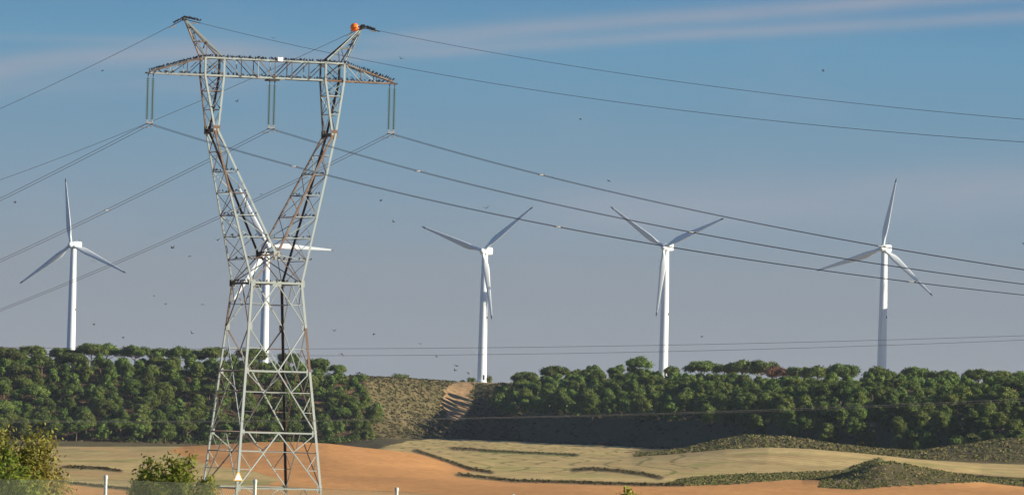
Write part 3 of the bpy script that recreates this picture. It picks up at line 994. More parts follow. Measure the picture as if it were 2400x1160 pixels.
# ------------------------------------------------------------------ pylon
TH = 0.3595
PX0, PD = -21.076, 552.73
RB = Matrix.Rotation(TH, 4, 'Z')
PG = gz(PX0, PD)
pyl = empty('transmission_pylon', (PX0, PD, 0), TH)
tag(pyl, 'tall rusty steel lattice pylon with forked neck and wide crossarm carrying the power lines', 'pylon')
def L2W(x, y, z):
    return Vector((PX0 + x * math.cos(TH) - y * math.sin(TH), PD + x * math.sin(TH) + y * math.cos(TH), z))
Z0 = PG - 0.3
zW = 10.72
def hx(z): return 2.27 + .0865 * (zW - z)
def hy(z): return max(.70, 2.70 + .112 * (zW - z)) if z <= 28.43 else .70
def cor(sx, sy, z): return Vector((sx * hx(z), sy * hy(z), z))
def pick(p=(.62, .26, .12)):
    r = random.random()
    return 0 if r < p[0] else (1 if r < p[0] + p[1] else 2)

# legs
for sx in (-1, 1):
    for sy in (-1, 1):
        mb = MB()
        zs = [Z0, -6.9, -2.13, 3.14, 6.94, zW]
        for a, b_ in zip(zs[:-1], zs[1:]):
            mi = 2 if (sy > 0 and sx > 0) else (1 if (sx > 0 and sy < 0 and a == 3.14) or (sx < 0 and sy > 0 and a == 6.94) else 0)
            mb.angle(cor(sx, sy, a), cor(sx, sy, b_), .27, ref=(sx, 0, 0), mi=mi, flip=(-sx * sy, -1))
        for z in zs[1:]:
            c = cor(sx, sy, z)
            mb.box(c + Vector((-sx * .12, 0, 0)), (.42, .035, .5), 0 if not (sx > 0 and sy > 0) else 2)
        lg = mb.build('leg', STEEL, pyl)
        f = MB(); f.lathe([(.55, -1.2), (.5, .55), (.42, .62)], 12, origin=cor(sx, sy, Z0) + Vector((0, 0, 0)))
        f.build('footing', M_CONC, lg)

def face_pts(face, z):
    """two corners and the middle of one body face at height z"""
    if face == 'f': a, b_ = cor(-1, -1, z), cor(1, -1, z)
    elif face == 'b': a, b_ = cor(-1, 1, z), cor(1, 1, z)
    elif face == 'l': a, b_ = cor(-1, -1, z), cor(-1, 1, z)
    else: a, b_ = cor(1, -1, z), cor(1, 1, z)
    return a, b_, (a + b_) / 2
def mat_for(face):
    return pick({'f': (.80, .06, .14), 'b': (.42, .16, .42), 'l': (.45, .12, .43), 'r': (.5, .22, .28)}[face])  # more dark steel on rear and left faces, imitating their shade
RF = {'f': (0, 1, 0), 'b': (0, 1, 0), 'l': (1, 0, 0), 'r': (1, 0, 0)}
for face in 'fblr':
    mb = MB()
    A = lambda p, q, w=.13: mb.angle(p, q, w, ref=RF[face], mi=mat_for(face))
    aT, bT, mT = face_pts(face, zW)
    aM, bM, mM = face_pts(face, 6.94)
    aB, bB, mB = face_pts(face, 3.14)
    for (c1, c2, c3) in ((aT, aM, aB), (bT, bM, bB)):
        A(mT, c2, .15); A(c2, mB, .15)
        h1 = c1.lerp(c2, .48); g1 = mT.lerp(c2, .48)
        A(h1, g1, .09); A(c1, g1, .09)
        h2 = c2.lerp(c3, .48); g2 = c2.lerp(mB, .48)
        A(h2, g2, .09); A(c3, g2, .09)
    # one long horizontal at the lower redundant level
    A(aB, bB, .17)
    for z1, z2 in ((3.14, -2.13), (-2.13, -6.9)):
        a1, b1, m1 = face_pts(face, z1); a2, b2, m2 = face_pts(face, z2)
        A(a2, b2, .17)
        for c1, c2 in ((a1, a2), (b1, b2)):
            A(m1, c2, .15)
            g = m1.lerp(c2, .34); h = c1.lerp(c2, .34)
            A(c1, g, .10); A(h, g, .09)
            g2 = m1.lerp(c2, .66); h2 = c1.lerp(c2, .66)
            A(h, g2, .09); A(h2, g2, .09)
        A(a1.lerp(a2, .34), b1.lerp(b2, .34), .07)
    a1, b1, m1 = face_pts(face, -6.9); a2, b2, m2 = face_pts(face, Z0 + .2)
    A(m1, a2, .13); A(m1, b2, .13)
    mb.build('body_bracing', STEEL, pyl)
# level frames seen inside the body
for z in (zW, 3.14, -2.13, -6.9):
    mb = MB()
    ms = [face_pts(f, z)[2] for f in 'flbr']
    for i in range(4):
        mb.angle(ms[i], ms[(i + 1) % 4], .09, mi=pick((.3, .3, .4)))
    mb.build('level_frame', STEEL, pyl)
for z in (8.9, 1.4, -3.8):
    mb = MB()
    mb.angle(cor(-1, -1, z), cor(1, 1, z), .07, mi=pick((.3, .3, .4)))
    mb.angle(cor(-1, 1, z), cor(1, -1, z), .07, mi=pick((.3, .3, .4)))
    mb.build('level_frame', STEEL, pyl)
# waist frame
mb = MB()
for f in 'fblr':
    a, b_, m_ = face_pts(f, zW)
    mb.angle(a, b_, .24, ref=RF[f], mi={'f': 0, 'b': 2, 'l': 2, 'r': 0}[f])
for sx in (-1, 1):
    for sy in (-1, 1):
        c = cor(sx, sy, zW); mb.box(c, (.5, .04, .55), 2 if sy > 0 else 0)
for sy, mi in ((-1, 0), (1, 2)):
    mb.box((0, sy * (hy(zW) + .02), zW - .05), (.8, .04, .5), mi)
mb.build('waist_frame', STEEL, pyl)

zC = 13.2
ZK = 23.7
ZBOT, ZTOP = 28.43, 29.95
TOPS = {}
for s in (-1, 1):
    fork = empty('fork_dummy', (0, 0, 0)); bpy.data.objects.remove(fork)
    mb = MB()
    def outer(sy, z):
        if z <= ZK:
            t = (z - zW) / (ZK - zW); x = 2.27 + t * (5.50 - 2.27)
        else:
            x = 5.50 + (z - ZK) / (ZBOT - ZK) * (6.35 - 5.50)
        return Vector((s * x, sy * hy(z), z))
    def inner(sy, z):
        if z <= ZK:
            t = (z - zC) / (ZK - zC); x = t * 5.18
        else:
            x = 5.18 + (z - ZK) / (ZBOT - ZK) * (4.60 - 5.18)
        return Vector((s * x, sy * hy(z), z))
    for sy in (-1, 1):
        for (za, zb) in ((zW, 14.65), (14.65, 18.4), (18.4, ZK), (ZK, ZBOT), (ZBOT, ZTOP)):
            mi = (0 if sy < 0 else 2)
            if sy < 0 and 18 < za < 23 and s < 0: mi = 1
            if sy < 0 and s < 0 and za < 15: mi = 0
            if sy > 0 and s < 0: mi = 0 if za < 20 else 1
            p, q = outer(sy, za), outer(sy, zb) if zb <= ZBOT else Vector((s * 6.35, sy * .7, ZTOP))
            mb.angle(p, q, .22, ref=(s, 0, 0), mi=mi, flip=(-s * sy, -1))
        for (za, zb) in ((zC, 16.5), (16.5, 20.2), (20.2, ZK), (ZK, ZBOT), (ZBOT, ZTOP)):
            mi = {(-1, -1): 0, (-1, 1): 2, (1, -1): 1, (1, 1): 1}[(s, sy)]
            if za >= ZK: mi = 0 if sy < 0 else 2
            p, q = inner(sy, za), inner(sy, zb) if zb <= ZBOT else Vector((s * 4.6, sy * .7, ZTOP))
            mb.angle(p, q, .22, ref=(s, 0, 0), mi=mi, flip=(-s * sy, 1))
        # crotch to waist corners
        mb.angle(Vector((0, sy * hy(zC), zC)), cor(s, sy, zW), .15, mi=1 if sy < 0 else 2)
        # knee plates
        mb.box((s * 5.34, sy * (hy(ZK) + .02), ZK + .1), (.62, .04, .7), 1 if sy < 0 else 2)
    mb.bar(Vector((s * 5.34, -hy(ZK), ZK + .05)), Vector((s * 5.34, hy(ZK), ZK + .05)), .22, .30, mi=2)
    mb.build('fork_arm', STEEL, pyl)
    mb = MB()
    lv = [zW, 12.7, 14.65, 16.5, 18.4, 20.2, 21.9, ZK]
    for k, z in enumerate(lv):
        if k in (0, 7): continue
        zi = max(z, zC)
        for sy in (-1, 1):
            mb.angle(outer(sy, z), inner(sy, zi), .10, mi=pick())
        mb.angle(outer(-1, z), outer(1, z), .09, mi=pick((.3, .3, .4)))
        mb.angle(inner(-1, zi), inner(1, zi), .09, mi=pick((.3, .3, .4)))
    for k in range(len(lv) - 1):
        z1, z2 = lv[k], lv[k + 1]
        i1, i2 = max(z1, zC), max(z2, zC)
        for sy in (-1, 1):
            if k > 0:
                if k % 2: mb.angle(outer(sy, z1), inner(sy, i2), .10, mi=pick())
                else: mb.angle(inner(sy, i1), outer(sy, z2), .10, mi=pick())
        mb.angle(outer(-1 if k % 2 else 1, z1), outer(1 if k % 2 else -1, z2), .09, mi=pick((.3, .3, .4)))
        mb.angle(inner(1 if k % 2 else -1, i1), inner(-1 if k % 2 else 1, i2), .09, mi=pick((.3, .3, .4)))
        # second diagonal on the lower wide panels
        if k < 4:
            mb.angle(outer(1 if k % 2 else -1, z1), outer(-1 if k % 2 else 1, z2), .07, mi=pick((.3, .3, .4)))
    cv = [ZK, 25.5, 27.1, ZBOT]
    for k in range(3):
        z1, z2 = cv[k], cv[k + 1]
        for sy in (-1, 1):
            mb.angle(outer(sy, z1), inner(sy, z2), .08, mi=pick())
            if k: mb.angle(inner(sy, z1), outer(sy, z2), .08, mi=pick((.3, .3, .4)))
            if z2 < ZBOT: mb.angle(outer(sy, z2), inner(sy, z2), .11, mi=pick((.3, .5, .2)))
        mb.angle(outer(-1, z1), outer(1, z2), .07, mi=pick((.3, .3, .4)))
        mb.angle(inner(1, z1), inner(-1, z2), .07, mi=pick((.3, .3, .4)))
        if z2 < ZBOT:
            mb.angle(outer(-1, z2), outer(1, z2), .08, mi=1); mb.angle(inner(-1, z2), inner(1, z2), .08, mi=2)
    mb.build('fork_bracing', STEEL, pyl)
mb = MB()
mb.angle((0, -hy(zC), zC), (0, hy(zC), zC), .16, mi=1)
for sy, mi in ((-1, 0), (1, 2)):
    mb.box((0, sy * (hy(zC) + .02), zC), (.55, .04, .6), mi)
    for s in (-1, 1):
        mb.angle((0, sy * hy(zC), zC), (s * hx(zW), -sy * hy(zW), zW), .09, mi=2)
mb.build('crotch_joint', STEEL, pyl)

# crossarm
def ychord(x): return .70 if abs(x) <= 6.35 else .70 - (abs(x) - 6.35) / (11.1 - 6.35) * .48
def ztopc(x): return ZTOP if abs(x) <= 6.35 else ZTOP - (abs(x) - 6.35) / (11.15 - 6.35) * (ZTOP - ZBOT - .12)
xs_m = [-4.6, -3.07, -1.53, 0, 1.53, 3.07, 4.6]
xa = [4.6, 6.35, 7.9, 9.4, 11.1]
mb = MB()
for sy in (-1, 1):
    for x1, x2 in zip(xs_m[:-1], xs_m[1:]):
        mb.angle((x1, sy * .7, ZTOP), (x2, sy * .7, ZTOP), .17, mi=0 if sy < 0 else 2)
        mb.angle((x1, sy * .7, ZBOT), (x2, sy * .7, ZBOT), .19, mi=0 if sy < 0 else pick((.2, .3, .5)))
    for s in (-1, 1):
        for x1, x2 in zip(xa[:-1], xa[1:]):
            mb.angle((s * x1, sy * ychord(x1), ztopc(x1)), (s * x2, sy * ychord(x2), ztopc(x2)), .17, mi=(1 if x1 > 6 else 0) if sy < 0 else 2)
            mb.angle((s * x1, sy * ychord(x1), ZBOT), (s * x2, sy * ychord(x2), ZBOT), .18, mi=(0 if s < 0 else 1) if sy < 0 else 1)
for s in (-1, 1):
    mb.box((s * 11.05, 0, ZBOT + .02), (.75, .5, .12), 2)
mb.box((0, 0, ZBOT - .14), (.95, 1.3, .14), 2)
mb.build('crossarm', STEEL, pyl)
mb = MB()
for sy in (-1, 1):
    for k, x in enumerate(xs_m):
        mb.angle((x, sy * .7, ZBOT), (x, sy * .7, ZTOP), .10, mi=pick((.4, .2, .4)))
    for k in range(6):
        x1, x2 = xs_m[k], xs_m[k + 1]
        if x1 < 0: p, q = (x1, sy * .7, ZTOP), (x2, sy * .7, ZBOT)
        else: p, q = (x1, sy * .7, ZBOT), (x2, sy * .7, ZTOP)
        mb.angle(p, q, .11, mi=1 if sy < 0 else pick((.3, .2, .5)))
    for s in (-1, 1):
        for k in range(4):
            x1, x2 = xa[k], xa[k + 1]
            if k: mb.angle((s * x1, sy * ychord(x1), ZBOT), (s * x1, sy * ychord(x1), ztopc(x1)), .09, mi=pick((.4, .2, .4)))
            if k == 0: mb.angle((s * x1, sy * .7, ZBOT), (s * x2, sy * .7, ZTOP), .12, mi=pick((.6, .1, .3))); mb.angle((s * x1, sy * .7, ZTOP), (s * x2, sy * .7, ZBOT), .12, mi=2)
            elif k < 3: mb.angle((s * x2, sy * ychord(x2), ZBOT), (s * x1, sy * ychord(x1), ztopc(x1)), .08, mi=pick())
xx = [-9.4, -7.9, -6.35] + xs_m + [6.35, 7.9, 9.4]
for k, x in enumerate(xx):
    for zf in (lambda q: ZBOT, ztopc):
        mb.angle((x, -ychord(x), zf(x)), (x, ychord(x), zf(x)), .08, mi=pick((.3, .3, .4)))
        if k < len(xx) - 1:
            x2 = xx[k + 1]; sg = 1 if k % 2 else -1
            mb.angle((x, -sg * ychord(x), zf(x)), (x2, sg * ychord(x2), zf(x2)), .07, mi=pick((.3, .3, .4)))
mb.build('crossarm_bracing', STEEL, pyl)
# earth wire peaks
APX, APZ = 8.12, 33.2
for s in (-1, 1):
    mb = MB()
    ap = Vector((s * APX, 0, APZ))
    fo = {sy: Vector((s * 6.35, sy * .7, ZTOP)) for sy in (-1, 1)}
    fi = {sy: Vector((s * 4.6, sy * .7, ZTOP)) for sy in (-1, 1)}
    for sy in (-1, 1):
        mb.angle(fo[sy], ap, .16, mi=0 if sy < 0 else 1)
        mb.angle(fi[sy], ap, .18, mi=0 if sy < 0 else 2)
    for t, w in ((.42, .11), (.80, .09)):
        q = [fo[-1].lerp(ap, t), fi[-1].lerp(ap, t), fi[1].lerp(ap, t), fo[1].lerp(ap, t)]
        for i in range(4): mb.angle(q[i], q[(i + 1) % 4], w, mi=1)
    for a_, b2 in ((fo, fi),):
        for sy in (-1, 1):
            mb.angle(a_[sy], b2[sy].lerp(ap, .42), .09, mi=pick((.4, .2, .4)))
            mb.angle(a_[sy].lerp(ap, .42), b2[sy].lerp(ap, .80), .08, mi=2)
    mb.angle(fo[-1], fo[1].lerp(ap, .42), .08, mi=2); mb.angle(fi[-1], fi[1].lerp(ap, .42), .08, mi=2)
    mb.box(ap, (.3, .5, .25), 2)
    mb.build('earth_wire_peak', STEEL, pyl)
# plates
pl = MB(); pl.box((.42, -.82, ZTOP + .13), (.46, .03, .36)); pl.build('number_plate', M_PLATE, pyl)
sgn = MB()
c = cor(-1, -1, -5.9) + Vector((-.02, -.22, 0))
def tri(mb, c, h, y, mi):
    w = h * .60
    vs = [c + Vector((-w, y, -h / 2)), c + Vector((w, y, -h / 2)), c + Vector((.12 * h, y, h / 2)), c + Vector((-.12 * h, y, h / 2))]
    vs += [v + Vector((0, .02, 0)) for v in vs]
    mb.add(vs, [(0, 1, 2, 3), (7, 6, 5, 4), (0, 4, 5, 1), (1, 5, 6, 2), (2, 6, 7, 3), (3, 7, 4, 0)], mi)
tri(sgn, c, .70, 0, 1); tri(sgn, c + Vector((0, 0, -.02)), .54, -.025, 0)  # white inner triangle is glare painted over the yellow plate
o = sgn.build('warning_sign', [M_PLATE, M_YELLOW], pyl)
o['label'] = 'yellow triangular warning plate on the front leg, its glare painted white'

# insulator strings
def ins_mesh():
    mb = MB(); prof = []
    n = 20; z = -.38
    for k in range(n):
        prof += [(.035, z), (.04, z - .02), (.16, z - .055), (.17, z - .085), (.04, z - .10), (.035, z - .17)]
        z -= .178
    mb.lathe(prof, 10)
    return mb.mesh('discs', M_GLASS, smooth=False), z
im, zend = ins_mesh()
def make_ins():
    r = empty('insulator_string', (0, 0, 0), TH)
    link(bpy.data.objects.new('discs', im), r)
    h = MB(); h.cyl((0, 0, .02), (0, 0, -.40), .03, n=6); h.box((0, 0, -.1), (.08, .05, .16)); h.build('hanger', M_DARK, r)
    t = MB(); t.cyl((0, 0, zend), (0, 0, zend - .20), .035, n=6); t.box((0, 0, zend - .12), (.10, .06, .14)); t.build('end_fitting', M_SLEEVE, r)
    return r
pi_ = make_ins()
names = {-11: 'left tip of the crossarm', 0: 'middle of the crossarm', 11: 'right tip of the crossarm'}
first = True
for X in (-11, 0, 11):
    for k in (-1, 1):
        o = pi_ if first else copy_tree(pi_); first = False
        o.location = L2W(X + k * .23, 0, ZBOT - .05 if X else ZBOT - .2)
        if not X: o.scale = (1, 1, .965)
        tag(o, ('left' if k < 0 else 'right') + ' one of the two green glass insulator strings at the ' + names[X], 'insulator', 'insulator strings hanging from the crossarm')

# conductors
LD = Vector((-math.sin(TH), math.cos(TH), 0))
ZI = 24.10
WA = {-11: (.1245, .00010, .1293, .000213), 0: (.1314, .000096, .1313, .000219), 11: (.1392, .000156, .1305, .000209)}
def wire_pts(p0, a, c, side, L, n=70):
    return [p0 + LD * (side * t) + Vector((0, 0, -a * t + c * t * t)) for t in [L * (k / n) ** 1.3 for k in range(n + 1)]]
def t_at(p0, side, px_, py_):
    r = ray(px_, py_)
    return (r.x * p0.y - p0.x) / (side * (LD.x - r.x * LD.y))
SP = {-11: [(-1, 690, 389), (-1, 1310, 534), (-1, 2137, 661)], 0: [(-1, 982, 402), (-1, 1622, 543), (1, 252, 495)], 11: [(-1, 1270, 411), (-1, 2065, 578), (1, 545, 493)]}
CL = {-11: 'twin power line cable from the left insulators, lowest on the right', 0: 'twin power line cable from the middle insulators', 11: 'twin power line cable from the right insulators, highest on the right'}
for X in (-11, 0, 11):
    P0 = L2W(X, 0, ZI)
    root = empty('power_line', P0, 0)
    tag(root, CL[X], 'power line', 'cables strung from the pylon crossarm')
    aL, cL, aR, cR = WA[X]
    for k in (-1, 1):
        q0 = L2W(X + k * .23, 0, ZI + (.0 if k < 0 else -.02))
        far = wire_pts(q0, aL, cL, 1, 330)
        near = wire_pts(q0, aR, cR, -1, 320)
        pts = [p - P0 for p in far[::-1] + near[1:]]
        mb = MB(); mb.tube(pts, .019, 6); mb.build('cable', M_CABLE, root)
    mb = MB()
    mb.box((0, 0, .10), (.58, .05, .09)); o = mb.build('yoke_plate', M_SLEEVE, root); o.rotation_euler = (0, 0, TH)
    mb = MB()
    for k in (-1, 1):
        q = L2W(X + k * .23, 0, ZI) - P0
        mb.tube([q + LD * .5 + Vector((0, 0, -.07)), q, q - LD * .5 + Vector((0, 0, -.07))], [.04, .06, .04], 6)
        for sd in (1, -1):     # vibration dampers
            c = q + LD * sd * 1.3 + Vector((0, 0, -.17 - .12))
            mb.cyl(c - LD * .22, c + LD * .22, .012, n=5); mb.cyl(c - LD * .26, c - LD * .12, .045, n=6); mb.cyl(c + LD * .12, c + LD * .26, .045, n=6)
    mb.build('suspension_clamp', M_SLEEVE, root)
    for side, a_, b2 in SP[X]:
        t = t_at(P0, side, a_, b2)
        a, c = (aL, cL) if side > 0 else (aR, cR)
        p = LD * (side * t) + Vector((0, 0, -a * t + c * t * t))
        mb = MB(); e = Vector((math.cos(TH), math.sin(TH), 0)) * .26
        mb.bar(p - e - LD * .1, p + e + LD * .1, .07, .06); mb.cyl(p - e - LD * .16, p - e + LD * .16, .045, n=6); mb.cyl(p + e - LD * .16, p + e + LD * .16, .045, n=6)
        mb.build('spacer', M_SLEEVE, root)
GA = {-1: (.1126, .00021, .1272, .0002), 1: (.1107, .000162, .1167, .000173)}
for s in (-1, 1):
    P0 = L2W(s * APX, 0, APZ + .02)
    aL, cL, aR, cR = GA[s]
    root = empty('earth_wire', P0, 0)
    tag(root, 'thin single earth wire running over the ' + ('left' if s < 0 else 'right') + ' peak of the pylon', 'power line')
    far = wire_pts(P0, aL, cL, 1, 330); near = wire_pts(P0, aR, cR, -1, 320)
    mb = MB(); mb.tube([p - P0 for p in far[::-1] + near[1:]], .018, 6); mb.build('cable', M_CABLE, root)
    mb = MB()
    mb.tube([LD * t + Vector((0, 0, -.02 - .112 * abs(t))) for t in (3.2, 1.5, 0)], .035, 6)
    mb.tube([-LD * t + Vector((0, 0, -.02 - .125 * abs(t))) for t in (0, 2, 4.5)], .035, 6)
    mb.build('armour_rod', M_DARK, root)
    mb = MB()
    for sd, tt, a in ((1, 3.7, aL), (-1, 3.3, aR), (1, 3.0, aL), (-1, 2.6, aR)):
        c = LD * sd * tt + Vector((0, 0, -a * tt - .14))
        mb.cyl(c - LD * .25, c + LD * .25, .014, n=5); mb.cyl(c - LD * .3, c - LD * .14, .055, n=6); mb.cyl(c + LD * .14, c + LD * .3, .055, n=6)
    mb.build('vibration_damper', M_SLEEVE, root)
# marker ball on the far side of the right earth wire
pb = at(831, 65, L2W(8.12, 1.5, 33).y)
mb = MB(); prof = [(max(.004, .37 * math.sin(math.pi * k / 20)), -.37 * math.cos(math.pi * k / 20)) for k in range(21)]
mb.lathe(prof, 28)
o = mb.build('marker_ball', M_ORANGE, None, smooth=True); o.location = pb
tag(o, 'orange warning sphere on the earth wire at the right peak of the pylon', 'marker ball')
mb = MB(); mb.lathe([(.378, -.02), (.385, -.015), (.385, .015), (.378, .02)], 28); mb.build('seam_flange', M_ORANGE, o)

# distribution lines crossing in front of the hill
def thin_line(pts, d, r, label, mt_=M_CABLE):
    q = [at(px_, py_, d) for px_, py_ in pts]
    xs = [p.x for p in q]; zs = [p.z for p in q]
    co = np.polyfit(xs, zs, 2)
    mb = MB(); mb.tube([Vector((x, d, float(np.polyval(co, x)))) for x in np.linspace(min(xs) - 60, max(xs) + 60, 90)], r, 5)
    o = mb.build('overhead_wire', mt_)
    tag(o, label, 'power line')
thin_line([(-100, 812), (380, 818), (800, 817), (1200, 814), (1600, 807), (2000, 798), (2400, 787)], 700, .020, 'upper of two thin dark wires low across the sky behind the turbines')
thin_line([(-100, 826), (380, 832), (800, 834), (1200, 830), (1600, 822), (2000, 811), (2400, 797)], 700, .020, 'lower of two thin dark wires low across the sky behind the turbines')
thin_line([(-100, 984), (300, 987), (700, 986), (950, 981), (1310, 974), (1600, 967), (1930, 953), (2400, 935)], 430, .014, 'upper pale wire across the dark foot of the wooded hill', M_OLDWIRE)
thin_line([(-100, 987), (300, 990), (700, 988.5), (950, 983), (1310, 976), (1600, 969.5), (1930, 957), (2400, 941)], 432, .010, 'lower pale wire across the dark foot of the wooded hill', M_OLDWIRE)

# ------------------------------------------------------------------ birds
def perched_mesh(k):
    mb = MB()
    up = .62 + .1 * k
    d = Vector((1, 0, up)).normalized()
    sp = [(-.13, .010), (-.10, .018), (-.05, .032), (0, .046), (.045, .048), (.08, .034), (.105, .030), (.13, .026), (.145, .012), (.175, .004)]
    pts = []
    for t, r in sp:
        p = d * t
        if t > .09: p = d * .09 + Vector((1, 0, .15 + .2 * k)) * (t - .09)
        pts.append(p + Vector((0, 0, .10)))
    mb.tube(pts, [r for _, r in sp], 7)
    return mb.mesh('bird_body', M_BIRD, smooth=True)
def flying_mesh(k):
    mb = MB()
    sp = [(-.14, .006), (-.09, .014), (-.03, .034), (.03, .036), (.07, .026), (.10, .026), (.125, .012), (.15, .003)]
    mb.tube([Vector((t, 0, 0)) for t, _ in sp], [r for _, r in sp], 7)
    dih = (.10, .55, -.35)[k]
    for s in (-1, 1):
        mid = Vector((.03, s * .11, .11 * dih)); tip = Vector((-.05, s * .23, .23 * dih * (1.3 if k else .8)))
        r1 = [Vector((.055, s * .02, .012)), Vector((-.045, s * .02, .012))]
        r2 = [mid + Vector((.035, 0, 0)), mid + Vector((-.055, 0, 0))]
        vs = [r1[0], r1[1], r2[1], r2[0], tip]
        th = Vector((0, 0, .010))
        vs2 = [v - th for v in vs]
        mb.add(vs + vs2, [(0, 1, 2, 3), (3, 2, 4), (8, 7, 6, 5), (9, 7, 8), (0, 3, 8, 5), (3, 4, 9, 8), (1, 6, 7, 2), (2, 7, 9, 4)])
    return mb.mesh('bird_body', M_BIRD)
PM = [perched_mesh(k) for k in range(3)]
FM = [flying_mesh(k) for k in range(3)]
birds = []   # (world pos, label, group, priority)
def perch(p, q, n, label, group, pri, skip=.0, clump=True):
    p = Vector(p); q = Vector(q)
    for k in range(n):
        t = (k + random.uniform(.1, .9)) / n
        if random.random() < skip: continue
        c = p.lerp(q, t)
        birds.append((L2W(c.x + random.uniform(-.03, .03), c.y, c.z + .07), label, group, pri + random.random() * .6))
G = lambda w: ('small dark bird perched on the ' + w, 'birds on the ' + w)
for sy, pri in ((-1, 0), (1, 1)):
    perch((-6.35, sy * .7, ZTOP), (6.35, sy * .7, ZTOP), 66, *G('top rail of the pylon crossarm'), pri, .06)
    for s in (-1, 1):
        perch((s * 6.35, sy * .7, ZTOP), (s * 11.1, sy * .22, ztopc(11.1)), 25, *G('sloping left end of the crossarm' if s < 0 else 'sloping right end of the crossarm'), pri, .05)
    perch((-10.8, sy * .5, ZBOT), (10.8, sy * .5, ZBOT), 66, *G('bottom rail of the pylon crossarm'), pri + .4, .15)
    perch((-hx(zW), sy * hy(zW), zW), (hx(zW), sy * hy(zW), zW), 15, *G('waist of the pylon'), pri + .3, .2)
perch((-hx(zW), -hy(zW), zW), (-hx(zW), hy(zW), zW), 14, *G('waist of the pylon'), .3, .1)
perch((0, -hy(zC), zC), (0, hy(zC), zC), 16, *G('crotch bar of the pylon fork'), .1, .1)
for s in (-1, 1):
    w = 'left fork of the pylon' if s < 0 else 'right fork of the pylon'
    for z in (12.7, 14.65, 16.5, 18.4, 20.2):
        xo = 2.27 + (z - zW) / (ZK - zW) * 3.23; xi = max(0, (z - zC) / (ZK - zC)) * 5.18
        for sy in (-1, 1):
            perch((s * xo, sy * hy(z), z), (s * xi, sy * hy(z), z), 5, *G(w), .5, .25)
        perch((s * xo, -hy(z), z), (s * xo, hy(z), z), 3, *G(w), .5, .4)
    for z in (25.5, 27.1):
        xo = 5.5 + (z - ZK) / (ZBOT - ZK) * .85; xi = 5.18 - (z - ZK) / (ZBOT - ZK) * .58
        perch((s * xo, -hy(z), z), (s * xi, -hy(z), z), 4, *G(w), .5, .2)
    for sy in (-1, 1):
        perch((s * 6.35, sy * .7, ZTOP + .4), (s * APX, 0, APZ - .2), 6, *G('left peak of the pylon' if s < 0 else 'right peak of the pylon'), .4, .3)
    w = 'earth wire by the left peak' if s < 0 else 'earth wire by the right peak'
    aL, cL, aR, cR = GA[s]
    perch((s * APX, 0, APZ), (s * APX, 3.1, APZ - .35), 10, *G(w), .1)
    perch((s * APX, 0, APZ), (s * APX, -4.6 if s < 0 else -3.2, APZ - .52), 18, *G(w), .1)
flying = [(641, 90), (940, 138), (1930, 165), (240, 166), (556, 238), (1360, 279), (612, 455), (510, 563), (475, 713), (388, 712), (450, 781), (445, 600), (361, 693), (405, 581), (877, 782), (985, 805), (1023, 836), (801, 829), (1070, 857), (1067, 868), (1645, 788), (893, 470), (923, 520), (1097, 873), (728, 608), (783, 775), (289, 790), (220, 760), (35, 475), (220, 611), (1427, 424), (1140, 488)]
WHERE = {0: 'high above the pylon', 1: 'just right of the orange ball', 2: 'alone in the upper right sky', 3: 'left of the pylon under the left earth wire', 4: 'right of the left column of the pylon under the crossarm', 5: 'in the middle of the sky above the cables', 6: 'between the two forks of the pylon', 7: 'close left of the lower left fork', 8: 'left of the pylon, second below the waist level', 9: 'left of the pylon below the lowest left cable', 10: 'just above the left wood near the pylon', 11: 'left of the fork, above the waist level', 12: 'between the leftmost turbine and the pylon', 13: 'left of the fork above the lowest left cable', 14: 'right of the pylon body above two thin wires', 15: 'above the bare gap, highest one there', 16: 'above the bare gap just under the thin wires', 17: 'right of the pylon between two thin wires', 18: 'upper one of a close pair above the bare gap', 19: 'lower one of a close pair above the bare gap', 20: 'right of the fourth turbine tower', 21: 'right of the pylon fork, upper one of two', 22: 'right of the pylon fork, lower one of two', 23: 'just over the small bush left of the third turbine foot', 24: 'close right of the pylon waist', 25: 'close right of the pylon body over the wood', 26: 'low over the left wood, right of the leftmost tower', 27: 'above the left wood beside the leftmost tower', 28: 'at the far left edge between the cables', 29: 'under the right blade of the leftmost turbine', 30: 'over the cables above the fourth turbine', 31: 'above the third turbine over its raised blade'}
BG = 'birds flying near the pylon'
for i, (a, b_) in enumerate(flying):
    o = bpy.data.objects.new('bird', FM[i % 3])
    o.location = at(a, b_, random.uniform(430, 560))
    o.rotation_euler = (random.uniform(-.5, .5), random.uniform(-.3, .3), random.uniform(0, 6.28))
    s_ = random.uniform(.75, 1.05); o.scale = (s_, s_, s_)
    link(o); tag(o, 'small dark bird in flight ' + WHERE[i], 'bird', BG)
birds.sort(key=lambda b_: b_[3])
NI = 262
print('perched birds', len(birds))
for (p, lb, gp, _) in birds[:NI]:
    o = bpy.data.objects.new('bird', random.choice(PM))
    o.location = p; s_ = random.uniform(1.05, 1.45); o.scale = (s_, s_, s_)
    o.rotation_euler = (0, 0, TH + random.choice((-1.57, 1.57)) + random.uniform(-.5, .5))
    link(o); tag(o, lb, 'bird', gp)
Vs = []; Fs = []; off = 0
for (p, lb, gp, _) in birds[NI:]:
    m_ = random.choice(PM)
    v = np.array([tuple(q.co) for q in m_.vertices]); a = random.uniform(0, 6.28)
    Rm = np.array([[math.cos(a), -math.sin(a), 0], [math.sin(a), math.cos(a), 0], [0, 0, 1]])
    v = 1.2 * v @ Rm.T + np.array(p)
    Vs += [tuple(q) for q in v]
    Fs += [tuple(i + off for i in f.vertices) for f in m_.polygons]
    off += len(v)
me = bpy.data.meshes.new('flock_of_birds'); me.from_pydata(Vs, [], Fs); me.materials.append(M_BIRD); me.update()
tag(link(bpy.data.objects.new('flock_of_birds', me)), 'mass of dark birds crowding the rear rails and forks of the pylon', 'birds', kind='stuff')

